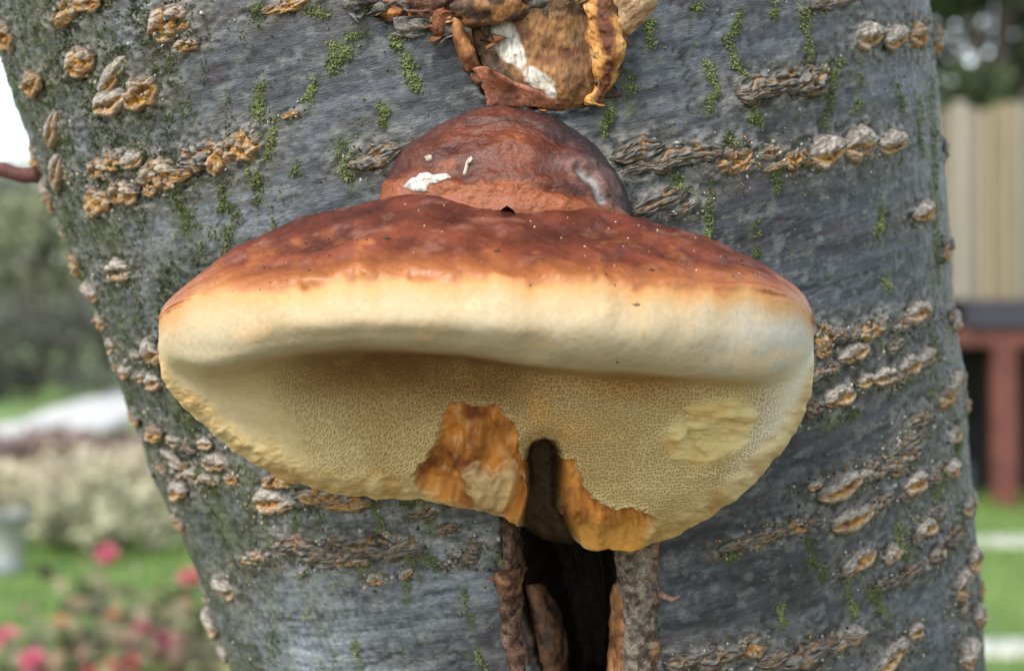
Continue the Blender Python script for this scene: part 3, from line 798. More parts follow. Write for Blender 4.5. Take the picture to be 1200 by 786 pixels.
# ------------------------------------------------------------------ torn bark pieces: sheets with thickness laid out on the trunk
def sheet(name, net, parent, colfn, mat, nu=60, nv=60, thick=.0012, seed=1, rough=.0006, freq=260, edge=.0):
    """net: rows of (px, py, lift in m); makes a closed thick sheet"""
    net = np.array(net, float)
    r, c = net.shape[:2]
    th, h, _, _ = surf(net[..., 0].ravel(), net[..., 1].ravel())
    P = base(th, h, net[..., 2].ravel()).reshape(r, c, 3)
    A = catmull_w(r, np.linspace(0, r - 1, nv)); B = catmull_w(c, np.linspace(0, c - 1, nu))
    S = np.einsum('ai,ijk,bj->abk', A, P, B)
    su, sv = np.meshgrid(np.linspace(0, 1, nu), np.linspace(0, 1, nv))
    # ragged outline
    S = S + edge * (noise(S[..., 0] * 300, S[..., 2] * 300, 0, seed)[..., None] * nrm(np.full(S.shape[:2], np.mean(th))) * 0)
    F = grid_faces(nu, nv)
    N = vnormals(S.reshape(-1, 3), F).reshape(S.shape)
    tow = np.array([0, 0, CAMZ]) - S.reshape(-1, 3).mean(0)
    if (N.reshape(-1, 3).mean(0) @ tow) < 0: N = -N
    X, Y, Z = S[..., 0] * freq, S[..., 1] * freq, S[..., 2] * freq
    dn = rough * fbm(X, Y, Z, seed, 4) + rough * 1.2 * fbm(X * .3, Y * .3, Z * .3, seed + 7, 2)
    bord = np.minimum(np.minimum(su, 1 - su) * 9, np.minimum(sv, 1 - sv) * 9); bord = np.clip(bord, 0, 1) ** .5
    f = S + N * (dn + thick * .5 * bord)[..., None]
    bk = S + N * (dn - thick * .5 * bord - .0001)[..., None]
    if edge:
        jag = edge * fbm(X * .9, Y * .9, Z * .9, seed + 31, 3) * (1 - np.clip(bord * 1.0, 0, 1)) * 2
        tang = np.gradient(S, axis=1); tang /= np.linalg.norm(tang, axis=-1, keepdims=True) + 1e-9
        f = f + tang * jag[..., None]; bk = bk + tang * jag[..., None]
    ccol = colfn(su, sv, X / freq, Z / freq, fbm(X, Y, Z, seed + 3, 4), fbm(X * .25, Y * .25, Z * .25, seed + 5, 3))
    V = np.concatenate([f.reshape(-1, 3), bk.reshape(-1, 3)]); n0 = nu * nv
    loop = np.concatenate([np.arange(nu), np.arange(1, nv) * nu + nu - 1, (nv - 1) * nu + np.arange(nu - 2, -1, -1), np.arange(nv - 2, 0, -1) * nu])
    l2 = np.roll(loop, -1)
    FF = np.concatenate([F, F[:, ::-1] + n0, np.stack([loop, loop + n0, l2 + n0, l2], 1)])
    o = part(name, V, FF, mat, parent, cols=np.concatenate([ccol.reshape(-1, 3)] * 2))
    return o

def two(c0, c1, g=1.2, k=.5):
    c0 = np.array(c0); c1 = np.array(c1)
    return lambda u, v, x, z, n, m: lerp(c0, c1, np.clip(k + g * n + .5 * m, 0, 1))

def tan_wood(u, v, x, z, n, m):
    c = lerp(np.array([.12, .045, .016]), np.array([.43, .225, .085]), np.clip(.72 + .9 * n + 1.3 * m, 0, 1))
    gr = fbm(x * 900, z * 260, 0, 5, 3)
    c = c * (1 + .35 * gr)[..., None]
    dk = sstep(.62, .95, 1 - v) * .8 + sstep(.25, .02, u) * .85 * sstep(-.2, .4, n + .4)
    c = lerp(c, np.array([.06, .035, .022]), np.clip(dk, 0, .9))
    dk2 = np.exp(-(((u - .80) / .14) ** 2 + ((v - .38) / .30) ** 2)) * (.8 + 1.2 * n) + np.exp(-(((u - .1) / .2) ** 2 + ((v - .62) / .22) ** 2)) * (.9 + n) + np.exp(-(((u - .5) / .5) ** 2 + ((v - .22) / .06) ** 2)) * .8
    c = lerp(c, np.array([.05, .028, .018]), np.clip(dk2 * .8, 0, .9))
    for (a, b, ru, rv) in ((.24, .42, .10, .13), (.30, .52, .06, .10), (.44, .72, .13, .07), (.52, .79, .06, .06), (.38, .66, .07, .05)):
        w = sstep(1.25, .8, np.hypot((u - a) / ru, (v - b) / rv) + .35 * n)
        c = lerp(c, np.array([.58, .55, .50]) , w * np.clip(.85 + .8 * gr, .3, 1))
    return c
exw = sheet('exposed_wood', [[(548, -30, -.003), (600, -35, .0), (650, -35, .0005), (712, -35, -.002)],
                       [(550, 20, -.004), (600, 15, -.001), (655, 14, .001), (712, 12, -.002)],
                       [(562, 70, -.003), (610, 62, .0005), (660, 60, .0022), (708, 58, .0)],
                       [(584, 104, -.001), (620, 98, .0015), (660, 104, .0025), (696, 96, .0005)],
                       [(600, 124, -.003), (630, 124, -.001), (665, 130, -.001), (688, 124, -.003)]], trunk, tan_wood, M_wood, 100, 100, .0016, 3, .0018, 170)
tag(exw, 'tan torn wood with white patches above the fungus')
def curl_col(u, v, x, z, n, m):
    c = lerp(np.array([.10, .032, .012]), np.array([.52, .25, .07]), np.clip(.5 + 1.0 * n + .6 * np.sin(u * 9 + 3 * m), 0, 1))
    return lerp(c, np.array([.62, .42, .2]), sstep(.25, .6, n) * .5)
tag(sheet('bark_curl', [[(688, -25, .000), (698, -25, .006), (710, -25, .009), (722, -25, .006), (726, -25, .001)],
                    [(690, 22, .000), (697, 22, .005), (706, 24, .008), (716, 24, .006), (724, 22, .002)],
                    [(694, 62, .000), (700, 62, .004), (709, 64, .0065), (718, 66, .006), (724, 64, .001)],
                    [(690, 98, .000), (700, 98, .0035), (708, 98, .005), (717, 92, .0045), (722, 84, .001)],
                    [(672, 124, -.001), (682, 124, .001), (690, 124, .002), (700, 120, .001), (708, 112, -.001)]], trunk, curl_col, M_wood, 56, 110, .0012, 5, .0024, 190, .005),
    'orange curled lip of torn bark')
tag(sheet('bark_flap', [[(706, -30, .010), (722, -30, .014), (738, -30, .016), (756, -30, .014)],
                    [(710, 2, .009), (724, 2, .013), (738, 0, .0145), (754, 0, .012)],
                    [(716, 22, .007), (727, 24, .010), (740, 22, .012), (752, 18, .010)],
                    [(722, 44, .004), (729, 44, .006), (736, 38, .008), (744, 32, .007)]], trunk,
          lambda u, v, x, z, n, m: lerp(np.array([.20, .10, .05]), np.array([.58, .40, .25]), np.clip(.55 + .9 * fbm((x * .8 + z * .6) * 200, (x * -.6 + z * .8) * 1500, 0, 9, 3) + .4 * n, 0, 1)),
          M_wood, 44, 50, .0014, 7, .0005, 260, .002), 'tan striated flap of torn bark')
tag(sheet('bark_flap', [[(556, 80, .003), (566, 80, .006), (576, 84, .008), (588, 90, .005)],
                    [(562, 96, .001), (572, 94, .004), (590, 96, .006), (612, 100, .004)],
                    [(564, 112, .000), (584, 108, .002), (612, 108, .004), (648, 116, .003)],
                    [(566, 126, -.001), (590, 126, .001), (625, 126, .002), (665, 130, .000)]], trunk,
          two((.11, .035, .028), (.34, .13, .075)), M_wood, 60, 44, .0012, 9, .0006, 220, .003), 'dark red brown flap of bark just above the fungus')
sheet('bark_flap', [[(528, 22, .000), (534, 22, .003), (541, 26, .002)], [(531, 44, .000), (539, 44, .004), (550, 46, .001)], [(540, 70, .000), (549, 68, .004), (558, 66, .001)], [(548, 84, -.001), (555, 82, .001), (560, 80, -.001)]], trunk,
      two((.13, .045, .02), (.46, .20, .07)), M_wood, 30, 40, .0012, 11, .0006, 260, .002)
sheet('bark_flap', [[(545, -10, .002), (580, -14, .006), (612, -16, .002)], [(540, 12, .003), (582, 8, .0075), (616, 2, .003)], [(548, 34, .0), (586, 28, .003), (622, 18, -.001)]], trunk,
      two((.05, .028, .02), (.40, .19, .075), 1.5), M_wood, 50, 40, .0015, 13, .001, 220, .004)
for k, (x0, y0, x1, y1) in enumerate(((455, 22, 506, 46), (504, 14, 532, 46), (476, -6, 534, 12), (398, -8, 428, 18), (590, -14, 616, 8), (556, -10, 588, 5))):
    sheet('bark_scale', [[(x0, y0, .0005), ((x0 + x1) / 2, y0 - 2, .003), (x1, y0 + 2, .001)], [(x0 + 2, (y0 + y1) / 2, .0025), ((x0 + x1) / 2, (y0 + y1) / 2, .0030), (x1 - 2, (y0 + y1) / 2, .0025)],
                         [(x0 + 8, y1 - 4, .0), ((x0 + x1) / 2, y1, .002), (x1 - 8, y1 - 5, .0)]], trunk, two(*([((.05, .045, .042), (.26, .245, .23)), ((.04, .016, .011), (.24, .09, .045)), ((.02, .014, .012), (.15, .075, .05))][k % 3]), 1.4), M_oldwood, 44, 30, .0010, 20 + k, .0020, 200, .007)

# ragged shards along the torn border
rs = random.Random(11)
SH = [(540, 40), (548, 66), (560, 92), (572, 104), (532, 12), (546, 4), (575, 20), (610, 20), (640, 2), (672, 2), (700, 40), (704, 70), (700, 96), (690, 112), (676, 120), (640, 122), (612, 116),
      (578, 46), (446, 10), (462, 16), (486, 20), (498, 8), (516, 24), (524, 36), (436, 2), (476, 6), (568, 34), (552, 24), (714, 100), (718, 74), (724, 46)]
for k, (x, y) in enumerate(SH):
    w = rs.uniform(8, 20); hh = rs.uniform(3, 7); a_ = rs.uniform(-.4, .4) + (1.45 if x > 690 else (.95 if 535 < x < 575 and y > 30 else -.1))
    ca, sa = math.cos(a_), math.sin(a_); l0 = rs.uniform(-.002, .0005) + (.003 if x > 690 else .0); l1 = l0 + rs.uniform(.0008, .0026)
    q = lambda u, v, l: (x + ca * u * w - sa * v * hh, y + sa * u * w + ca * v * hh, l)
    tw = rs.uniform(-.002, .002)
    cset = rs.choice([((.03, .016, .012), (.22, .09, .04)), ((.06, .022, .010), (.36, .15, .045)), ((.035, .03, .028), (.2, .185, .17)), ((.02, .013, .010), (.11, .055, .035)), ((.02, .013, .010), (.13, .05, .03)), ((.10, .05, .022), (.34, .2, .09))])
    sheet('bark_shard', [[q(-.7, -.9, l0), q(.0, -1.1, l1 * .6), q(.6, -.7, l0 + tw)], [q(-1, 0, l0 + tw), q(0, 0, l1), q(1.1, .1, l1 * .7)], [q(-.4, .8, l0), q(.1, 1.1, l1 * .5 + l0 * .5), q(.5, .6, l0 - tw)]], trunk, two(*cset, 1.4), M_wood, 16, 14, .0007, 50 + k, .0013, 330, .006)

# lips of the rot hole
def strip_col(u, v, x, z, n, m):
    c = lerp(np.array([.07, .05, .04]), np.array([.30, .25, .205]), np.clip(.5 + 1.3 * n, 0, 1))
    e = np.clip(sstep(.62, .9, u + .25 * m + .1 * n) + sstep(.16, .0, u + .12 * m) * .8, 0, 1)
    return lerp(c, lerp(np.array([.06, .025, .018]), np.array([.36, .16, .07]), np.clip(.5 + 1.3 * n, 0, 1)), e * .85)
tag(sheet('bark_strip', [[(720, 600, -.008), (726, 600, .002), (746, 600, .003), (766, 600, .002), (772, 600, -.002)],
                     [(724, 650, -.008), (729, 650, .0028), (748, 650, .0036), (767, 650, .0028), (772, 650, -.001)],
                     [(730, 700, -.008), (734, 700, .0028), (750, 700, .0045), (767, 700, .003), (775, 702, -.001)],
                     [(730, 745, -.008), (735, 745, .0028), (750, 745, .0045), (766, 745, .003), (773, 748, -.001)],
                     [(724, 800, -.008), (731, 800, .0025), (746, 800, .0045), (761, 800, .003), (768, 800, -.001)],
                     [(720, 860, -.008), (726, 860, .0025), (741, 860, .004), (756, 860, .003), (766, 860, -.001)]], trunk, strip_col, M_oldwood, 80, 190, .0012, 31, .0010, 420, .004),
    'rough grey brown strip of bark along the hole')
tag(sheet('wood_edge', [[(725, 690, -.012), (733, 690, -.003), (738, 690, .001)], [(719, 730, -.014), (727, 730, -.004), (735, 730, .001)], [(715, 770, -.014), (724, 770, -.004), (734, 770, .001)], [(711, 850, -.014), (719, 850, -.004), (729, 850, .001)]],
          trunk, two((.10, .04, .018), (.44, .21, .09)), M_wood, 30, 60, .002, 33, .001, 260, .003), 'orange brown inner edge of the hole')
tag(sheet('bark_strip', [[(587, 592, -.001), (593, 592, .002), (600, 592, .000), (605, 592, -.012)],
                     [(589, 640, -.001), (595, 640, .002), (601, 640, .000), (605, 640, -.012)],
                     [(585, 690, -.001), (592, 690, .0025), (600, 690, .001), (606, 690, -.010)],
                     [(585, 730, -.001), (595, 730, .003), (606, 730, .001), (612, 730, -.010)],
                     [(595, 790, -.001), (605, 790, .003), (616, 790, .001), (623, 790, -.010)],
                     [(603, 860, -.001), (613, 860, .003), (624, 860, .001), (632, 860, -.010)]], trunk,
          lambda u, v, x, z, n, m: lerp(lerp(np.array([.045, .022, .018]), np.array([.20, .12, .09]), np.clip(.5 + 1.3 * n, 0, 1)), np.array([.22, .20, .16]), sstep(.3, .0, u) * sstep(-.1, .4, n)),
          M_oldwood, 50, 170, .0010, 35, .0009, 420, .004), 'dark brown bark lip on the pale side of the hole')
tag(sheet('wood_curl', [[(606, 690, -.020), (616, 690, -.008), (626, 692, -.010), (634, 700, -.020)],
                    [(612, 722, -.018), (624, 722, -.005), (637, 724, -.007), (648, 730, -.020)],
                    [(620, 755, -.018), (634, 755, -.004), (648, 757, -.006), (658, 762, -.020)],
                    [(628, 800, -.018), (640, 800, -.004), (652, 800, -.006), (660, 800, -.020)],
                    [(634, 860, -.018), (646, 860, -.004), (656, 860, -.006), (664, 860, -.020)]], trunk, two((.018, .009, .006), (.11, .05, .026), 1.3), M_wood, 44, 90, .0015, 37, .0012, 240, .002),
    'brown curled wood inside the hole')
sheet('bark_flap', [[(582, 668, .000), (590, 664, .003), (604, 664, .002), (612, 668, -.006)], [(579, 680, .003), (591, 680, .0045), (604, 680, .002), (611, 682, -.006)], [(583, 695, .000), (592, 696, .004), (604, 698, .002), (610, 698, -.004)]],
      trunk, two((.06, .025, .02), (.36, .18, .10), 1.4), M_oldwood, 40, 34, .0010, 39, .0014, 300, .006)
# splinter and twig
p, _, _ = on_trunk([770, 782, 792], [692, 697, 694]); n = nrm(surf(780, 695)[0])[0]
V, F = tube(np.array([p[0] + n * .003, p[1] + n * .006, p[2] + n * .004]), [.0012, .001, .0006], 8)
part('splinter', V, F, M_wood, trunk, cols=np.tile([.30, .17, .12], (len(V), 1)))
p, _, _ = on_trunk([562, 596], [716, 710])
V, F = tube(np.array([p[0] + n * .003, p.mean(0) + n * .002, p[1] + n * .003]), [.0003, .0005, .0005], 6)
part('splinter', V, F, M_wood, trunk, cols=np.tile([.05, .04, .03], (len(V), 1)))
t = np.linspace(0, 1, 12)
c0 = base(*[a[:1] for a in surf([48], [206])[:2]])[0]; c1 = unproj(-70, 192, .80)
pts = c0[None] + (c1 - c0)[None] * t[:, None] + 0.0012 * np.stack([0 * t, 0 * t, noise(t * 5, 1, 0, 3)], 1)
V, F = tube(pts, 0.0032 - .0008 * t + .0006 * np.abs(noise(t * 9, 0, 0, 4)), 10)
part('twig', V, F, M_wood, tree, cols=np.tile([.12, .045, .04], (len(V), 1)))

# ================================================================== the bracket fungus
X_ = np.array([186, 194, 212, 240, 285, 340, 420, 500, 580, 640, 700, 760, 820, 872, 912, 937, 949, 953], float)
ytop = np.array([372, 356, 338, 317, 287, 261, 238, 231, 234, 240, 247, 257, 272, 295, 320, 341, 361, 378], float)
ycr = np.array([376, 365, 355, 347, 340, 334, 328, 325, 327, 331, 334, 336, 338, 342, 348, 358, 371, 384], float)
yri = np.array([388, 386, 383, 380, 377, 374, 371, 371, 374, 377, 380, 382, 384, 387, 389, 391, 392, 393], float)
ylip = np.array([402, 412, 421, 428, 424, 414, 405, 408, 418, 427, 432, 435, 437, 439, 434, 424, 413, 404], float)
yrec = np.array([406, 421, 433, 444, 443, 433, 422, 424, 434, 443, 448, 450, 452, 455, 450, 438, 424, 411], float)
ymid = np.array([411, 432, 450, 472, 492, 497, 500, 506, 516, 528, 530, 530, 522, 508, 488, 464, 441, 420], float)
ylow = np.array([416, 440, 462, 488, 519, 543, 556, 560, 575, 598, 602, 602, 585, 556, 520, 486, 456, 428], float)
ybot = np.array([422, 450, 474, 500, 533, 561, 580, 585, 600, 636, 640, 637, 612, 576, 532, 494, 464, 436], float)
s_ = (X_ - 569.5) / 383.6
g_ = np.sqrt(np.clip(1 - s_ ** 2, 0, 1))
rim = .576 + .066 * (1 - g_)
rows = [(ytop, .054), (ytop * .62 + ycr * .38, .033), (ytop * .25 + ycr * .75, .0135), (ycr, .0045), (yri, 0), (yri * .42 + ylip * .58, .0045), (ylip, .0150), (yrec, .029), (yrec * .62 + ymid * .38, .039), (ymid, .050), (ylow, .067), (ybot, .088)]
rf = np.array([.3, .5, .9, 1.15, 1.25, 1.25, 1.25, 1.2, .9, .5, .32, .35, .55, .7, .6, .45, .3, .3])     # how deep the hollow behind the lip is
rows[7] = (yrec, .024 + .020 * rf); rows[8] = (rows[8][0], .030 + .027 * rf); rows[9] = (ymid, .045 + .020 * rf); rows[10] = (ylow, .066 + .008 * rf)
netx = np.stack([X_] * len(rows)); nety = np.stack([r[0] for r in rows]); netd = np.stack([rim + r[1] * g_ for r in rows])
# a hollow just behind the lip on the left, as where the margin curls under
NR, NC = 470, 700
# denser columns at the ends
tc_ = np.linspace(0, 1, NC); tcol = (tc_ * .72 + .28 * (.5 - .5 * np.cos(np.pi * tc_))) * (len(X_) - 1)
trow = np.concatenate([np.linspace(0, 6, 190, endpoint=False), np.linspace(6, 11, NR - 190)])
A = catmull_w(len(rows), trow); B = catmull_w(len(X_), tcol)
QX = A @ netx @ B.T; QY = A @ nety @ B.T; QD = A @ netd @ B.T
# shared curves at every column
col_of = lambda arr: (B @ arr)[None, :].repeat(NR, 0)
CR, LIP, BOT, TOP = col_of(ycr), col_of(ylip), col_of(ybot), col_of(ytop)
S = (QX - 569.5) / 383.6
G = np.sqrt(np.clip(1 - S ** 2, 0.02, 1))
P = unproj(QX, QY, QD)
# boundary rings that carry the flesh back to the trunk
F = grid_faces(NC, NR)
V = P.reshape(-1, 3)
N = vnormals(V, F)
if N[:, 1].mean() > 0: F = F[:, ::-1]; N = -N
px, py = QX.ravel(), QY.ravel()
under = py > LIP.ravel()
x3, y3, z3 = V.T
lowf = fbm(x3 * 28, y3 * 28, z3 * 28, 101, 3)
midf = fbm(x3 * 110, y3 * 110, z3 * 110, 103, 3)
fine = fbm(x3 * 420, y3 * 420, z3 * 420, 105, 3)
ang = px / 42.0
gv = G.ravel()
ct = (py - CR.ravel()) + 6 * noise(ang * 1.3, 0, 0, 107) + 4 * noise(ang * 4, 2, 0, 108) + 5 * midf + 2.5 * fine
cap_t = np.clip((CR.ravel() - py) / (CR.ravel() - TOP.ravel() + 1e-6), -3, 1)
disp = .0016 * lowf + .00045 * midf + .00006 * fine
# crust: knobbly steps and shallow concentric folds
oncap = sstep(6, -8, ct)
disp += oncap * (.0011 * fbm(ang * 1.1, cap_t * 3.2, 0, 111, 4) + .0007 * noise(ang * .8, cap_t * 7, 3, 113))
disp += oncap * .0010 * np.exp(-((ct + 9) / 9) ** 2) * (.6 + .6 * noise(ang * 1.5, 5, 0, 115))
disp += oncap * .0004 * np.sin(cap_t * 17 + 2.2 * noise(ang * .7, 1, 0, 161) + 2 * midf)
# rim: faint vertical undulation
disp += sstep(4, -14, py - LIP.ravel()) * (1 - oncap) * .0005 * noise(ang * 1.2, py / 60, 1, 117)
# lip hollow on the left and along the front
hol = np.exp(-(((px - 300) / 90) ** 2 + ((py - 452) / 26) ** 2))
disp -= .0018 * np.exp(-((py - LIP.ravel() - 16) / 9) ** 2) * gv
# pores
wav = 14 * noise(px / 55, py / 40, 0, 121) + 6 * noise(px / 18, py / 18, 0, 122)
left_line = 250 + .55 * np.clip(py - 430, 0, 200)
pore = sstep(left_line + 30, left_line + 75, px + wav) * sstep(LIP.ravel() + 2, LIP.ravel() + 16, py + .2 * wav) * sstep(8, 34, BOT.ravel() - py + .5 * wav + np.where(px < 600, 0, -6))
pore *= sstep(935, 885, px + wav * .6 + .25 * np.maximum(py - 470, 0))
SMOOTH = [(782, 500), (800, 478), (835, 468), (880, 470), (895, 490), (880, 520), (850, 540), (815, 545), (785, 535), (775, 518)]
smd = poly_sd(px, py, SMOOTH) + .35 * wav
sm = sstep(-7, 9, smd + 6 * midf)
pore *= 1 - sm
disp += sm * (.0012 + .0014 * fbm((px + 1.5 * py) / 34, (py - .3 * px) / 15, 0, 125, 3)) + .0012 * np.exp(-(seg_d(px, py, [(790, 512), (806, 500), (822, 498)]) / 5) ** 2) - .0016 * np.exp(-(seg_d(px, py, [(804, 486), (808, 520), (826, 536)]) / 4) ** 2) + .0014 * np.exp(-(seg_d(px, py, [(838, 488), (862, 482), (884, 486)]) / 6) ** 2)
RI2 = [(800, 555), (850, 548), (915, 545), (905, 560), (850, 570), (800, 568)]
disp += .0008 * np.exp(-((py - 556 + .12 * (px - 850)) / 5) ** 2) * sstep(780, 830, px) * noise(px / 9, 0, 0, 127)
# lumpy sterile margin along the lower edge
marg = sstep(40, 12, BOT.ravel() - py + .8 * wav) * under
disp += marg * (.0014 * fbm(px / 17, py / 11, 0, 129, 3) + .0006)
# torn brown flesh
WL = [(522, 486), (536, 473), (556, 474), (583, 480), (601, 497), (612, 540), (619, 575), (611, 607), (590, 606), (566, 592), (530, 584), (494, 577), (486, 556), (506, 528), (518, 512)]
WR = [(655, 542), (672, 542), (682, 566), (694, 586), (716, 596), (742, 598), (764, 604), (770, 616), (748, 640), (690, 642), (660, 622)]
ISL = [(534, 556), (556, 549), (575, 558), (596, 548), (606, 560), (600, 588), (588, 604), (566, 594), (548, 580)]
wl = poly_sd(px, py, WL) + 2.5 * midf + 1.5 * fine; wr = poly_sd(px, py, WR) + 2.5 * midf + 1.5 * fine
isl = poly_sd(px, py, ISL) + 4 * midf
wound = np.maximum(sstep(-4, 3, wl + 3.2 * fine + 3.5 * midf), sstep(-4, 3, wr + 3.2 * fine + 3.5 * midf))
pore *= 1 - wound
ridge = np.exp(-((px - 561 + .08 * (py - 500)) / 4) ** 2) * sstep(535, 510, py)
disp += wound * (sstep(0, 18, BOT.ravel() - py) * (-.0036 + .0036 * fbm(px / 22, py / 40, 0, 131, 3) + .0011 * fbm(px / 5, py / 17, 2, 133, 3) + .0018 * ridge) + sstep(-2, 4, isl) * .0032 * sstep(0, 10, BOT.ravel() - py))
disp += .0009 * np.exp(-(np.maximum(wl, wr) / 5) ** 2)
# keep the outline itself quiet
disp *= (.25 + .75 * gv)
V = V + N * disp[:, None]
# overall notch: the flesh does not close over the hole in the trunk
NOTCH = [(612, 660), (613, 612), (619, 580), (617, 545), (620, 529), (627, 520), (639, 516), (651, 520), (658, 532), (659, 580), (660, 606), (676, 632), (690, 660)]
nd = poly_sd(px, py, NOTCH) + 1.2 * midf
nt_ = sstep(-4, 9, nd)
V[:, 1] += nt_ * (.062 + .006 * midf)
V[:, 1] += .006 * np.exp(-(np.minimum(nd, 0) / 12) ** 2) * (nd < 0) * sstep(.0, 1, 1 - nt_)
# colours
crust_dark = np.array([.054, .013, .009]); crust_mid = np.array([.150, .037, .018]); crust_or = np.array([.34, .118, .035]); cream = np.array([.43, .325, .19]); cream2 = np.array([.44, .375, .27])
cn = fbm(x3 * 90, y3 * 90, z3 * 120, 141, 5)
c = lerp(crust_mid, crust_dark, np.clip(sstep(-22, -85, ct) * .75 + .9 * cn * sstep(-8, -40, ct) + .25 * sstep(.25, .5, fine), 0, 1))
och = sstep(.05, .6, fbm(x3 * 130, y3 * 60, z3 * 260, 143, 4)) * np.exp(-((ct + 40) / 22) ** 2)
c = lerp(c, np.array([.34, .115, .036]), och * .55)
zone = np.sin(cap_t * 17 + 2.2 * noise(ang * .7, 1, 0, 161) + 2 * midf) * sstep(-6, -26, ct)
c = c * (1 + .22 * zone + .18 * fine * oncap)[:, None]
bloom = sstep(.15, .6, fbm(x3 * 120, y3 * 120, z3 * 200, 145, 5)) * sstep(-15, -40, ct)
c = lerp(c, np.array([.30, .14, .10]), bloom * .4)
c = lerp(c, crust_or, sstep(-40, 2, ct))
c = lerp(c, np.array([.47, .25, .09]), sstep(-8, 9, ct))
c = lerp(c, cream, sstep(2, 32, ct))
c = lerp(c, cream2, sstep(25, 70, ct) * .8)
c = lerp(c, np.array([.45, .425, .385]), sstep(780, 945, px) * sstep(5, 40, ct) * .85)
c = c * (1 + .10 * lowf * sstep(10, 20, ct))[:, None]
tanblot = sstep(.2, .5, fbm(ang, py / 30, 9, 147, 3)) * sstep(15, 30, ct) * (~under)
c = lerp(c, np.array([.68, .45, .24]), tanblot * .35)
c = lerp(c, np.array([.40, .24, .11]), sstep(.38, .62, fine) * sstep(12, 40, ct) * (~under) * .45)
ud = sstep(-2, 9, py - LIP.ravel())
pc = lerp(np.array([.42, .295, .125]), np.array([.53, .41, .21]), np.clip(.5 + lowf + .5 * midf, 0, 1))
pc = lerp(pc, np.array([.155, .062, .011]), np.exp(-((px - 495) / 170) ** 4) * np.exp(-(np.maximum(py - LIP.ravel() - 18, 0) / 56) ** 2) * np.clip(.92 + .35 * midf, 0, .97))  # ochre stain below the lip, darkened further to paint in the hollow's shade
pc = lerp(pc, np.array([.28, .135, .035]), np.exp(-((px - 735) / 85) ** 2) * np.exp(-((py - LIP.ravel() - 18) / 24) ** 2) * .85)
pc = lerp(pc, np.array([.52, .27, .075]), np.clip(np.exp(-(((px - 632) / 14) ** 2 + ((py - 478) / 22) ** 2)) + np.exp(-(((px - 680) / 34) ** 2 + ((py - 503) / 20) ** 2)) * (.8 + .8 * midf), 0, 1) * .7)
pc = lerp(pc, np.array([.50, .41, .26]), sstep(380, 240, px) * .85)
pc = lerp(pc, np.array([.62, .58, .49]), sstep(850, 930, px + .3 * (py - 480)) * .9)
pc = lerp(pc, lerp(np.array([.42, .26, .085]), np.array([.58, .45, .23]), np.clip(.5 + 1.2 * fbm(px / 20, py / 12, 0, 149, 3), 0, 1)), marg * .8)
pc = lerp(pc, lerp(np.array([.60, .48, .22]), np.array([.56, .33, .09]), sstep(.05, .5, fbm(px / 30, py / 16, 2, 151, 3)) * .8), sm * .65)
wc = lerp(np.array([.15, .040, .010]), np.array([.56, .225, .045]), np.clip(.6 + 1.1 * fbm(px / 24, py / 34, 3, 153, 3) + .22 * fbm(px / 4.5, py / 16, 5, 157, 3) + .2 * fine, 0, 1))
wc = lerp(wc, np.array([.54, .33, .13]), sstep(.3, .7, fbm(px / 14, py / 20, 8, 155, 3)) * .6)
wc = lerp(wc, np.array([.50, .24, .05]), sstep(605, 630, py) * sstep(650, 660, px))
wc = lerp(wc, np.array([.50, .36, .18]), sstep(-5, 9, isl + 4 * fine) * (wl > -4) * .85)
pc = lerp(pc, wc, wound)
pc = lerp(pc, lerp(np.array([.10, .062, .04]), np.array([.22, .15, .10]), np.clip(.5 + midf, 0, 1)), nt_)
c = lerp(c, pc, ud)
crust_attr = np.maximum(sstep(8, -12, ct), wound * .9)
# surface map in metres for the pores
PG = V.reshape(NR, NC, 3)
vv_ = np.concatenate([np.zeros((1, NC)), np.cumsum(np.linalg.norm(np.diff(P, axis=0), axis=-1), 0)], 0)
uu_ = QX * .00029; vv_ = vv_ * .78
uu_, vv_ = .93 * uu_ - .36 * vv_, .36 * uu_ + .93 * vv_
uvm = np.stack([(uu_ + .577 * vv_).ravel(), (1.155 * vv_).ravel()], 1)
# rings behind the outline
ringV, ringC, ringPore = [], [], []
loop = np.concatenate([np.arange(NC), np.arange(1, NR) * NC + NC - 1, (NR - 1) * NC + np.arange(NC - 2, -1, -1), np.arange(NR - 2, 0, -1) * NC])
LP = V[loop]; cx = np.array([569.5, 400.])
lpx, lpy = px[loop], py[loop]
for f, back in ((.985, .006), (.93, .018), (.80, .05), (.62, .11)):
    qx = cx[0] + (lpx - cx[0]) * f; qy = cx[1] + (lpy - cx[1]) * f
    keepn = nt_[loop]
    ringV.append(unproj(qx, qy, LP[:, 1] + back * (1 - .3 * keepn)))
    ringC.append(c[loop] * .95)
nl = len(loop)
allV = np.concatenate([V] + ringV); allC = np.concatenate([c] + ringC)
allP = np.concatenate([pore] + [np.zeros(nl)] * 4); allK = np.concatenate([crust_attr] + [crust_attr[loop]] * 4)
RF = []
prev = loop
for k in range(4):
    cur = len(V) + k * nl + np.arange(nl)
    RF.append(np.stack([prev, cur, np.roll(cur, -1), np.roll(prev, -1)], 1)); prev = cur
RF = np.concatenate(RF)
t1 = np.cross(allV[RF[nl // 4, 2]] - allV[RF[nl // 4, 0]], allV[RF[nl // 4, 3]] - allV[RF[nl // 4, 1]])
allF = np.concatenate([F, RF])
nf = len(F)
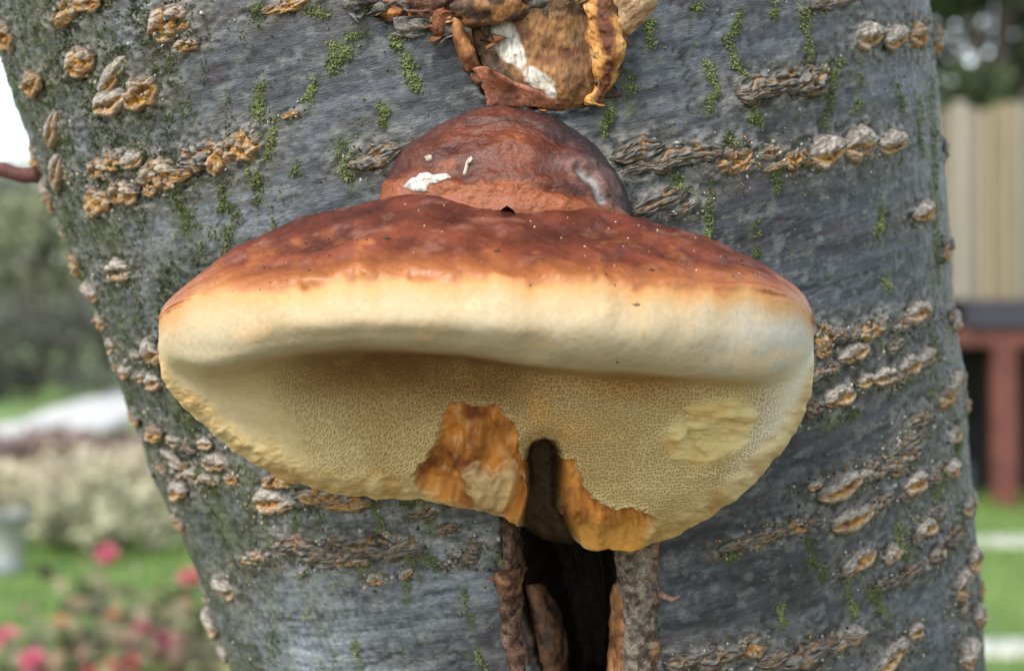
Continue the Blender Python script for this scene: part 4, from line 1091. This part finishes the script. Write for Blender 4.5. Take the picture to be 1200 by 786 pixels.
# orient ring faces outward using adjacency: same edge must run in opposite directions
e0 = (F[:, [0, 1, 2, 3]], F[:, [1, 2, 3, 0]])
has = np.any((e0[0] == loop[5]) & (e0[1] == loop[6]))
ring_dir = True   # RF runs (next_prev -> prev) on its last edge: roll(prev) -> prev
if not has: allF[nf:] = allF[nf:, ::-1]
allN = vnormals(allV, allF)
allUV = np.concatenate([uvm] + [uvm[loop]] * 4)
fpx, fpy = px[F].mean(1), py[F].mean(1)
f_w_l = (sstep(-2.5, 2.5, wl)[F].mean(1) > .5) & (nt_[F].mean(1) < .35) & (fpy > 460)
f_w_r = (sstep(-2.5, 2.5, wr)[F].mean(1) > .5) & (nt_[F].mean(1) < .35) & ~f_w_l
f_under = (fpy > LIP.ravel()[F].mean(1)) & ~f_w_l & ~f_w_r
f_cap = (ct[F].mean(1) < 4) & ~f_under & ~f_w_l & ~f_w_r
f_rim = ~(f_cap | f_under | f_w_l | f_w_r)
RK = len(RF)
ring_top = (np.tile(lpy, 4) < np.tile(LIP.ravel()[loop], 4))
masks = [('cap', np.concatenate([f_cap, ring_top]), 'red brown lacquered upper crust'), ('margin', np.concatenate([f_rim, np.zeros(RK, bool)]), 'thick cream growing rim'),
         ('pore_surface', np.concatenate([f_under, ~ring_top]), 'pale yellow underside dotted with pores'),
         ('torn_flesh', np.concatenate([f_w_l, np.zeros(RK, bool)]), 'brown torn flesh with a cream island'), ('torn_flesh', np.concatenate([f_w_r, np.zeros(RK, bool)]), 'orange brown torn flesh along the lower edge')]
fung = thing('bracket_fungus', 'large red brown bracket fungus with cream rim growing from the grey trunk', 'fungus', tuple(unproj(600, 560, .66)))
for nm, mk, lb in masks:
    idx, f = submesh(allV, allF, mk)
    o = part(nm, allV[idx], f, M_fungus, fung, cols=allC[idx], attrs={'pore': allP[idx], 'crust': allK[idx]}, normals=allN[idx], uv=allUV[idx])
    tag(o, lb)

# ------------------------------------------------------------------ hump: last years' growth above the cap
nA, nRr = 360, 150
a = np.linspace(-.6, math.pi + .6, nA); r = np.linspace(0.0, 1, nRr) ** .8
AA, RR = np.meshgrid(a, r)
# outline radius as a function of the angle (px), centre at 594, 244
ox = np.array([-.6, 0., .22, .5, .8, 1.1, 1.4, 1.57, 1.75, 2.05, 2.35, 2.7, 2.95, 3.1416, 3.74])
orr = np.array([146, 143, 139, 132, 127, 127, 128, 129, 129, 131, 136, 141, 145, 146, 150])
OR = np.interp(AA, ox, orr) + 2.2 * noise(AA * 3, 0, 0, 201)
hx = 594 + np.cos(AA) * OR * RR; hy = 244 - np.sin(AA) * OR * RR
dep = .668 - .036 * np.sqrt(np.clip(1 - RR ** 2.4, 0, 1)) - .004 * np.clip((hy - 150) / 100, 0, 1)
HP = unproj(hx, hy, dep)
HF = grid_faces(nA, nRr)
hV = HP.reshape(-1, 3); hN = vnormals(hV, HF)
if hN[:, 1].mean() > 0: HF = HF[:, ::-1]; hN = -hN
hxx, hyy = hx.ravel(), hy.ravel()
hlow = fbm(hV[:, 0] * 45, hV[:, 1] * 45, hV[:, 2] * 45, 211, 3); hmid = fbm(hV[:, 0] * 150, hV[:, 1] * 150, hV[:, 2] * 220, 213, 4); hfin = fbm(hV[:, 0] * 600, hV[:, 1] * 600, hV[:, 2] * 600, 217, 3)
fold = seg_d(hxx, hyy, [(552, 145), (610, 142), (650, 158), (690, 182), (716, 214), (728, 250)]) + 4 * hmid
side = sstep(0, 26, hxx - np.interp(hyy, [110, 150, 182, 214, 260], [640, 655, 700, 722, 735]))
shelf = np.interp(hxx, [440, 480, 560, 620, 690, 740], [212, 214, 216, 222, 236, 250])
st = sstep(-4, 8, hyy - shelf + 3 * hmid)
hd_ = .0012 * hlow + .0009 * hmid + .00022 * hfin - .0007 * np.exp(-(fold / 3.5) ** 2) + .0020 * st + .0012 * sstep(-3, 6, hyy - np.interp(hxx, [440, 520, 600, 680, 740], [176, 158, 156, 178, 214]) + 4 * hmid) + .0006 * np.sin(hyy / 5.5 + 4 * hlow) * sstep(1, .8, RR.ravel())
gl = seg_d(hxx, hyy, [(676, 200), (690, 212), (704, 236)])
hd_ += .0010 * np.exp(-((gl - 10 + 4 * hmid) / 4) ** 2) - .0008 * np.exp(-((gl + 2 * hmid) / 4) ** 2)
hd_ *= sstep(1.0, .93, RR.ravel()) * .8 + .2
hV = hV + hN * hd_[:, None]
hc = lerp(np.array([.048, .012, .008]), np.array([.150, .038, .015]), np.clip(.45 + 1.0 * hlow + .6 * hmid, 0, 1))
hc = lerp(hc, np.array([.045, .02, .02]), np.clip(sstep(.80, 1, RR.ravel()) * .9 + .55 * np.exp(-(fold / 7) ** 2) + .45 * sstep(.1, .5, hmid) * sstep(190, 130, hyy), 0, 1))
up = sstep(.70, .98, RR.ravel() + .06 * hmid) * sstep(560, 660, hxx)
hc = lerp(hc, np.array([.03, .022, .026]), up * .85)
hc = lerp(hc, np.array([.30, .085, .026]), st * .6)
blm = sstep(.15, .5, fbm(hxx / 40, hyy / 14, 0, 221, 4)) * sstep(1, .7, RR.ravel())
hc = lerp(hc, np.array([.22, .10, .075]), blm * .3)
hc = lerp(hc, np.array([.26, .075, .022]), sstep(.05, .5, fbm(hV[:, 0] * 90, hV[:, 1] * 90, hV[:, 2] * 140, 223, 4)) * sstep(.85, .5, RR.ravel()) * .7)
hc = lerp(hc, np.array([.32, .29, .29]), np.exp(-((gl + 2.5 * hmid) / 4.5) ** 2) * .8)  # grey-white gloss highlight painted into the hump's colour
hc = lerp(hc, np.array([.22, .13, .11]), np.exp(-((seg_d(hxx, hyy, [(650, 192), (690, 192), (716, 218), (722, 245)])) / 7) ** 2) * .5)
# ring carrying it into the wood
edge = (nRr - 1) * nA + np.arange(nA)
bV = hV[edge] + np.array([0, .05, 0]); 
hF2 = np.concatenate([HF, np.stack([edge[:-1], edge[1:], len(hV) + np.arange(1, nA), len(hV) + np.arange(nA - 1)], 1)])
hp = part('hump', np.concatenate([hV, bV]), hF2, M_hump, fung, cols=np.concatenate([hc, hc[edge]]))
tag(hp, 'dark red brown rounded older growth above the cap')

# ------------------------------------------------------------------ specks and flakes lying on the fungus
def cap_point(x, y, hump=False):
    if hump:
        i = np.argmin((hxx - x) ** 2 + (hyy - y) ** 2); return hV[i], hN[i]
    i = np.argmin((px - x) ** 2 + (py - y) ** 2); return V[i], allN[i]
def flake(outline, hump, colr, name, label):
    pts = np.array(outline, float); cxy = pts.mean(0)
    nx_ = np.roll(pts, -1, 0); pts = np.concatenate([pts[:, None], pts[:, None] * .66 + nx_[:, None] * .34, pts[:, None] * .33 + nx_[:, None] * .67], 1).reshape(-1, 2)
    pts = pts + RNG.normal(0, .45, pts.shape) * min(1, np.ptp(pts[:, 0]) / 20)
    rings = []
    for f in (1.0, .6, .0001):
        q = cxy + (pts - cxy) * f
        rings.append(np.array([(lambda pn: pn[0] + pn[1] * (.00045 + .0004 * (1 - f) + .0002 * math.sin(k * 2.1)))(cap_point(x, y, hump)) for k, (x, y) in enumerate(q)]))
    k = len(pts)
    nn = cap_point(*cxy, hump)[1]
    low = rings[0] - nn * .0006
    Vv = np.concatenate([low] + rings); Ff = grid_faces(k, 4, True)
    o = part(name, Vv - Vv.mean(0), Ff, M_flake, cols=np.tile(colr, (len(Vv), 1)))
    o.location = Vv.mean(0)
    return tag(o, label, 'bark flake')
flake([(480, 222), (487, 214), (495, 210), (502, 205), (512, 207), (524, 204), (530, 210), (520, 214), (517, 218), (508, 220), (505, 227), (492, 227)], True, (.50, .47, .43), 'bark_flake', 'ragged white flake lying on the red brown hump just above the cap')
flake([(543, 203), (546, 196), (549, 190), (554, 186), (555, 189), (550, 195), (548, 202), (545, 206)], True, (.48, .40, .34), 'bark_flake', 'thin curved pale sliver stuck to the hump above the white flake')
flake([(500, 188), (504, 185), (509, 186), (508, 189), (502, 191)], True, (.45, .36, .3), 'bark_flake', 'tiny pale chip on the flank of the hump')
spk = []; spc = []
for k in range(140):
    if k < 70:
        x = random.gauss(570, 150) if k < 35 else random.uniform(640, 900); 
        yt = np.interp(x, X_, ytop); yc = np.interp(x, X_, ycr)
        if not 215 < x < 920: continue
        y = yt + 3 + random.random() ** 1.4 * (yc - yt) * .75; cc_ = (.75, .68, .62); s = .00006 + .00024 * random.random() ** 2
    else:
        x = random.uniform(240, 900); yt = np.interp(x, X_, ytop); yc = np.interp(x, X_, ycr)
        y = random.uniform(yt + 8, yc + 4); cc_ = (.03, .018, .014); s = random.uniform(.00012, .00038)
    p, n = cap_point(x, y)
    sp = OCT * s * np.array([1.6, 1, .8]) @ np.linalg.qr(RNG.normal(0, 1, (3, 3)))[0] + p + n * s * .4
    spk.append(sp); spc.append(np.tile(cc_, (6, 1)))
for (x, y, s) in ((745, 357, .0011), (763, 316, .0009), (582, 292, .0009), (453, 282, .0012), (376, 287, .0006), (870, 308, .0008), (724, 424, .0005), (620, 205, .0003)):
    p, n = cap_point(x, y, y < 238)
    sp = OCT * s * np.array([1.3, .5, .8]) + p + n * s * .2
    spk.append(sp); spc.append(np.tile((.06, .035, .025) if y != 357 else (.28, .18, .10), (6, 1)))
ns = len(spk)
tag(part('dust_speck', np.concatenate(spk), (OF[None] + (np.arange(ns) * 6)[:, None, None]).reshape(-1, 3), M_flake, cols=np.concatenate(spc), smooth=False),
    'pale and dark specks of dust scattered on the fungus crust', 'dust', kind='stuff')

# ================================================================== garden behind
def leaf_cloud(centers, radii, n, size, c0, c1, seed, flat=.8):
    rg = np.random.default_rng(seed)
    k = rg.integers(0, len(centers), n)
    u = rg.normal(0, 1, (n, 3)); u /= np.linalg.norm(u, axis=1, keepdims=True)
    rr = rg.random(n) ** .45
    C = np.array(centers)[k] + u * rr[:, None] * np.array(radii)[k][:, None] * np.array([1, 1, flat])
    Q = np.linalg.qr(rg.normal(0, 1, (n, 3, 3)))[0]
    s = size * rg.uniform(.6, 1.3, n)
    q = np.array([[-1, 0, 0], [0, -.5, 0], [1, 0, 0], [0, .5, 0]], float)
    Vv = C[:, None] + np.einsum('nij,kj->nki', Q, q) * s[:, None, None]
    cl = lerp(np.array(c0), np.array(c1), rg.random(n))
    return Vv.reshape(-1, 3), np.arange(n * 4).reshape(-1, 4), np.repeat(cl, 4, 0)

M_trunk2 = plain_mat('far_bark', (.09, .075, .06), nscale=12, cvar=.4)
def tree_far(loc, hgt, spread, c0, c1, seed, label, n=5000, leaf=.11, cbase=.25, group=None, name='garden_tree', holes=9):
    rg = np.random.default_rng(seed)
    loc = (loc[0], loc[1] * K, loc[2])
    tr = thing(name, label, 'tree', loc, group)
    lx, ly, lz = loc
    t = np.linspace(0, 1, 12)
    pts = np.stack([lx + .25 * spread * .3 * noise(t * 2, seed, 0, 3), ly + .1 * noise(t * 2, seed, 1, 3), lz - .05 + t * hgt * .85], 1)
    limbs = [tube(pts, hgt * .03 * (1 - .8 * t) + .01, 9)]
    cs, rs = [], []
    for i in range(holes * 2):
        zz = hgt * rg.uniform(cbase, .95); wv = spread * (1 - .55 * ((zz / hgt - cbase) / (1 - cbase)))
        an = rg.uniform(0, 6.28); rr = wv * rg.uniform(.25, .9)
        c_ = np.array([lx + math.cos(an) * rr, ly + math.sin(an) * rr, lz + zz])
        cs.append(c_); rs.append(spread * rg.uniform(.22, .42))
        st_ = pts[min(11, int(zz / hgt * 9))]
        limbs.append(tube(np.stack([st_ * (1 - q) + c_ * q + np.array([0, 0, .1 * math.sin(q * 3)]) for q in np.linspace(0, 1, 5)]), np.linspace(.018, .005, 5) * hgt * .5, 6))
    Vt, Ft = join(limbs)
    part('trunk', Vt, Ft, M_trunk2, tr)
    Vc, Fc, Cc = leaf_cloud(cs, rs, n, leaf, c0, c1, seed + 1)
    part('crown', Vc, Fc, M_leaf, tr, cols=Cc, smooth=False)
    return tr
HG = 'trees and shrubs beyond the gravel road'
tree_far((-13.2, 28.0, 0), 5.6, 3.0, (.10, .12, .085), (.27, .29, .20), 11, 'dark green tree with the widest crown beyond the gravel road', 6000, group=HG)
tree_far((-11.6, 27.0, 0), 4.6, 2.4, (.11, .13, .08), (.31, .32, .19), 12, 'yellowish green rounded tree beyond the gravel road', 6000, group=HG)
tree_far((-9.6, 29.0, 0), 5.2, 2.6, (.11, .125, .095), (.28, .29, .22), 13, 'grey green tree beside the yellowish one beyond the gravel road', 6000, group=HG)
tree_far((-15.4, 31.0, 0), 6.4, 3.0, (.10, .12, .09), (.25, .27, .2), 14, 'tallest dark tree far beyond the gravel road', 5000, group=HG)
for k, (x, y, hh, lb) in enumerate(((-10.9, 20.6, 1.8, 'low dark hedge bush at the bend of the gravel road'), (-9.5, 21.8, 1.8, 'low dark hedge bush under the yellowish tree'), (-8.8, 23.6, 2.0, 'low dark hedge bush under the grey green tree'), (-6.0, 26.0, 1.7, 'low dark hedge bush nearest the end of the gravel road'))):
    tree_far((x, y, 0), hh, 1.7, (.06, .065, .05), (.16, .165, .13), 30 + k, lb, 3000, .08, .05, 'hedge bushes along the gravel road', 'hedge_bush', 7)
RG = 'trees behind the plank shed'
tree_far((6.5, 14.5, 0), 7.6, 2.6, (.025, .04, .022), (.09, .12, .05), 21, 'dark green tree behind the plank shed', 9000, .13, group=RG)
tree_far((8.6, 16.0, 0), 8.0, 3.0, (.03, .035, .03), (.11, .11, .085), 22, 'brownish half bare tree behind the plank shed', 7000, .13, group=RG)

# dry perennials: pale stems and seed heads between the road and the lawn
def dry_plant(loc, hgt, seed, label, c0=(.36, .30, .2), c1=(.60, .54, .42), spread=.38, n=44):
    rg = np.random.default_rng(seed)
    loc = (loc[0] * .84, (loc[1] - 1.5) * K, loc[2]); hgt *= .62
    t_ = thing('dry_perennial', label, 'plant', loc, 'dry perennials along the road')
    st = []; heads = []
    for i in range(n):
        b0 = np.array(loc) + np.array([rg.normal(0, .12), rg.normal(0, .12), -.02]); tip = b0 + np.array([rg.normal(0, spread), rg.normal(0, spread), hgt * rg.uniform(.65, 1.1)])
        m = (b0 + tip) / 2 + np.array([0, 0, .08])
        st.append(tube(np.array([b0, m, tip]), [.009, .007, .004], 5)); heads.append(tip)
    Vs, Fs = join(st)
    part('stems', Vs, Fs, M_leaf, t_, cols=lerp(np.array(c0), np.array(c1), np.clip(.5 + .5 * noise(Vs[:, 0] * 9, Vs[:, 1] * 9, 0, seed), 0, 1)))
    Vh, Fh, Ch = leaf_cloud(heads + [h_ * [1, 1, .8] for h_ in heads], [.12] * (2 * n), 1500, .05, c0, c1, seed)
    part('seed_heads', Vh, Fh, M_leaf, t_, cols=Ch, smooth=False)
for k, (x, y, hh, lb, c0, c1) in enumerate(((-3.9, 8.9, .55, 'straw coloured dry plant at the wide end of the border', (.36, .31, .2), (.62, .56, .42)), (-3.3, 9.2, .62, 'beige dry plant between straw coloured and brown neighbours', (.34, .29, .2), (.58, .53, .40)), (-3.5, 9.8, .72, 'dark brown dry plant behind the straw coloured ones', (.12, .08, .06), (.26, .19, .15)),
     (-2.75, 9.6, .8, 'tall brown dry plant with leaning stems', (.16, .11, .085), (.32, .25, .2)), (-2.5, 8.6, .6, 'olive beige dry plant close to the lawn', (.27, .26, .15), (.5, .47, .33)), (-4.4, 10.0, .75, 'purplish brown dry plant by the gravel road', (.15, .10, .09), (.30, .22, .2)), (-2.2, 9.9, .85, 'grey brown bushy dry plant behind the trunk edge', (.2, .16, .13), (.38, .32, .26)), (-3.0, 8.0, .4, 'lowest olive dry plant at the lawn edge', (.2, .21, .12), (.42, .41, .27)))):
    dry_plant((x, y, 0), hh, 60 + k, lb, c0, c1)

# flowering plants close behind the trunk
def petal_head(c_, r_, cl, seed):
    rg = np.random.default_rng(seed)
    Vs, Fs = [], []; n = 0
    for ring, (np_, tilt, rr) in enumerate(((9, .15, 1.0), (8, .7, .8), (6, 1.15, .55))):
        for i in range(np_):
            a_ = 6.283 * i / np_ + ring * .4 + rg.normal(0, .08)
            d_ = np.array([math.cos(a_), math.sin(a_), 0]); s_2 = np.array([-d_[1], d_[0], 0]); up_ = np.array([0, 0, 1.])
            out = d_ * math.cos(tilt) + up_ * math.sin(tilt); L = r_ * rr
            q = [c_ - s_2 * L * .1, c_ + s_2 * L * .1, c_ + out * L * .6 + s_2 * L * .3, c_ + out * L * .6 - s_2 * L * .3, c_ + out * L + up_ * L * .12 + s_2 * L * .12, c_ + out * L + up_ * L * .12 - s_2 * L * .12]
            Vs += q; Fs += [[n, n + 1, n + 2, n + 3], [n + 3, n + 2, n + 4, n + 5]]; n += 6
    Vs = np.array(Vs); tilt_m = np.array(Matrix.Rotation(rg.uniform(.5, 1.0), 3, 'X'))
    Vs = (Vs - c_) @ tilt_m.T + c_
    return Vs, np.array(Fs), np.tile(cl, (len(Vs), 1)) * rg.uniform(.8, 1.15, (len(Vs), 1))
PINK = (.48, .11, .16); RED = (.34, .06, .06); ORG = (.46, .20, .10); PEACH = (.42, .28, .18); YEL = (.34, .30, .12); MAG = (.36, .07, .12)
FL = [('pink flowered garden plant whose bloom stands highest before the lawn', 2.5, [(125, 650, 34, PINK), (88, 705, 15, PEACH)]),
      ('garden plant with large pink blooms low at its side', 2.3, [(8, 750, 44, PINK), (38, 775, 40, PINK)]),
      ('red pink flowering plant half hidden behind the trunk', 2.6, [(222, 678, 34, (.46, .12, .14)), (212, 712, 26, ORG)]),
      ('orange flowering plant with two pale orange heads', 2.7, [(70, 733, 32, ORG), (132, 722, 26, ORG)]),
      ('magenta and crimson flowering plant beside the trunk', 2.4, [(188, 752, 36, MAG), (150, 778, 30, RED), (165, 735, 20, MAG)]),
      ('peach and crimson flowering plant at the foot of the bed', 2.2, [(72, 776, 30, PEACH), (110, 796, 40, RED), (128, 786, 34, RED)]),
      ('yellow flowering plant close to the trunk foot', 2.45, [(205, 776, 30, YEL), (176, 800, 30, PEACH)])]
for k, (lb, dpt, fl) in enumerate(FL):
    dpt *= K
    C0 = unproj(np.mean([f[0] for f in fl]), 600, dpt); loc = (C0[0], dpt, 0)
    t_ = thing('flowering_plant', lb, 'plant', loc, 'flowering plants in the bed')
    rg = np.random.default_rng(200 + k); stems = []; lc = []
    for j, (fx, fy, w, cl) in enumerate(fl):
        tip = unproj(fx, fy, dpt + rg.uniform(-.1, .1))
        b0 = np.array([loc[0] + rg.normal(0, .04), dpt + rg.normal(0, .04), -.02])
        stems.append(tube(np.array([b0, b0 * .6 + tip * .4 + [.03, 0, 0], tip]), [.006, .005, .004], 6))
        for q in np.linspace(.2, .85, 7): lc.append(b0 * (1 - q) + tip * q)
        Vp, Fp, Cp = petal_head(tip, w * dpt / FPX * .44, cl, 300 + k * 10 + j)
        part('flower_head', Vp, Fp, M_leaf, t_, cols=Cp, smooth=False)
    for j in range(5):
        b0 = np.array([loc[0] + rg.normal(0, .06), dpt + rg.normal(0, .06), -.02]); tip = b0 + np.array([rg.normal(0, .12), rg.normal(0, .1), rg.uniform(.35, .62)])
        stems.append(tube(np.array([b0, (b0 + tip) / 2, tip]), [.006, .005, .003], 6))
        for q in np.linspace(.3, 1, 5): lc.append(b0 * (1 - q) + tip * q)
    Vs, Fs = join(stems)
    part('stems', Vs, Fs, M_leaf, t_, cols=np.tile([.13, .12, .06], (len(Vs), 1)))
    Vl, Fl_, Cl = leaf_cloud(lc, [.16] * len(lc), 800, .034, (.09, .11, .05), ((.26, .22, .14), (.30, .16, .13), (.22, .24, .10))[k % 3], 400 + k)
    part('leaves', Vl, Fl_, M_leaf, t_, cols=Cl, smooth=False)

# white bucket on the lawn
M_white = plain_mat('white_enamel', (.34, .345, .34), nscale=4, cvar=.1, spec=.5)
M_blue = plain_mat('blue_grey_paint', (.20, .225, .25), nscale=4, cvar=.15)
bk = thing('bucket', 'white enamel bucket with blue grey foot standing on the lawn', 'bucket', (-2.66, 9.9, 0))
def lathe(prof, cx, cy, n=28):
    a_ = np.linspace(0, 2 * np.pi, n, endpoint=False); pr = np.array(prof)
    Vv = np.stack([cx + pr[:, :1] * np.cos(a_), cy + pr[:, :1] * np.sin(a_), np.repeat(pr[:, 1:], n, 1)], -1).reshape(-1, 3)
    return Vv, grid_faces(n, len(pr), True)
for nm, pf, mt in (('body', [(.072, .06), (.105, .30), (.110, .30), (.100, .29), (.070, .075), (.0, .07)], M_white), ('foot', [(.0, -.02), (.078, -.02), (.080, .03), (.074, .062), (.0, .062)], M_blue), ('rim', [(.104, .296), (.113, .296), (.115, .306), (.110, .312), (.103, .306), (.104, .296)], M_blue)):
    part(nm, *lathe(pf, -2.66, 9.9), mt, bk)
t = np.linspace(0, np.pi, 20)
V, F = tube(np.stack([-2.66 + .11 * np.cos(t), 9.9 - .05 * np.sin(t), .29 + .10 * np.sin(t)], 1), .004, 6)
part('handle', V, F, M_blue, bk)

# ------------------------------------------------------------------ the shed on the right
M_red = plain_mat('red_brown_paint', (.12, .042, .032), nscale=5, cvar=.25)
M_dark = plain_mat('dark_boards', (.022, .02, .02), nscale=5, cvar=.4)
M_beam = plain_mat('slate_blue_trim', (.035, .035, .045), nscale=5, cvar=.3)
PL = [plain_mat('pale_plank_' + n_, c_, nscale=3, cvar=.18, stretch=(4, 4, .4)) for n_, c_ in (('cream', (.22, .18, .125)), ('straw', (.20, .165, .10)), ('grey', (.205, .185, .145)), ('white', (.24, .215, .175)))]
SY = 8.2 * K; k_ = SY / FPX
shed = thing('garden_shed', 'garden shed with pale vertical planks above dark bay and red brown posts', 'shed', (4.4, SY, 0))
zt = CAMZ + (393 - 122) * k_; ze = CAMZ + (393 - 352) * k_; zb = CAMZ + (393 - 384) * k_
x = 3.20; i = 0
while x < 5.9:
    w = .07 + .05 * random.random()
    Vb, Fb = box(x, x + w - .012, SY - .03 + random.uniform(-.008, .008), SY, ze + .002, zt + random.uniform(-.05, .05), .006)
    part('plank', Vb, Fb, PL[(0, 3, 2, 0, 1, 0, 2, 1)[i % 8]], shed, smooth=False); x += w; i += 1
for nm, bb, mt in (('beam', (3.36, 6.0, SY - .16, SY + .05, zb, ze), M_beam), ('rail', (3.30, 6.0, SY - .10, SY - .02, zb - .14, zb - .003), M_red),
                   ('back_wall', (3.2, 6.0, SY + 1.2, SY + 1.26, -.03, zt - .1), M_dark), ('side_wall', (3.14, 3.2, SY + .0, SY + 1.2, -.03, zt - .12), M_dark), ('side_wall', (6.0, 6.06, SY, SY + 1.2, -.03, zt - .12), M_dark),
                   ('roof', (3.0, 6.2, SY + .02, SY + 1.5, zt - .1, zt - .04), M_dark), ('post', (3.57, 3.75, SY - .12, SY + .02, -.03, zb - .143), M_red), ('post', (4.5, 4.68, SY - .12, SY + .02, -.03, zb - .143), M_red),
                   ('post', (5.5, 5.68, SY - .12, SY + .02, -.03, zb - .143), M_red), ('brace', (3.26, 3.42, SY - .1, SY + .02, -.03, .30), M_beam)):
    Vb, Fb = box(*bb, .008); part(nm, Vb, Fb, mt, shed, smooth=False)
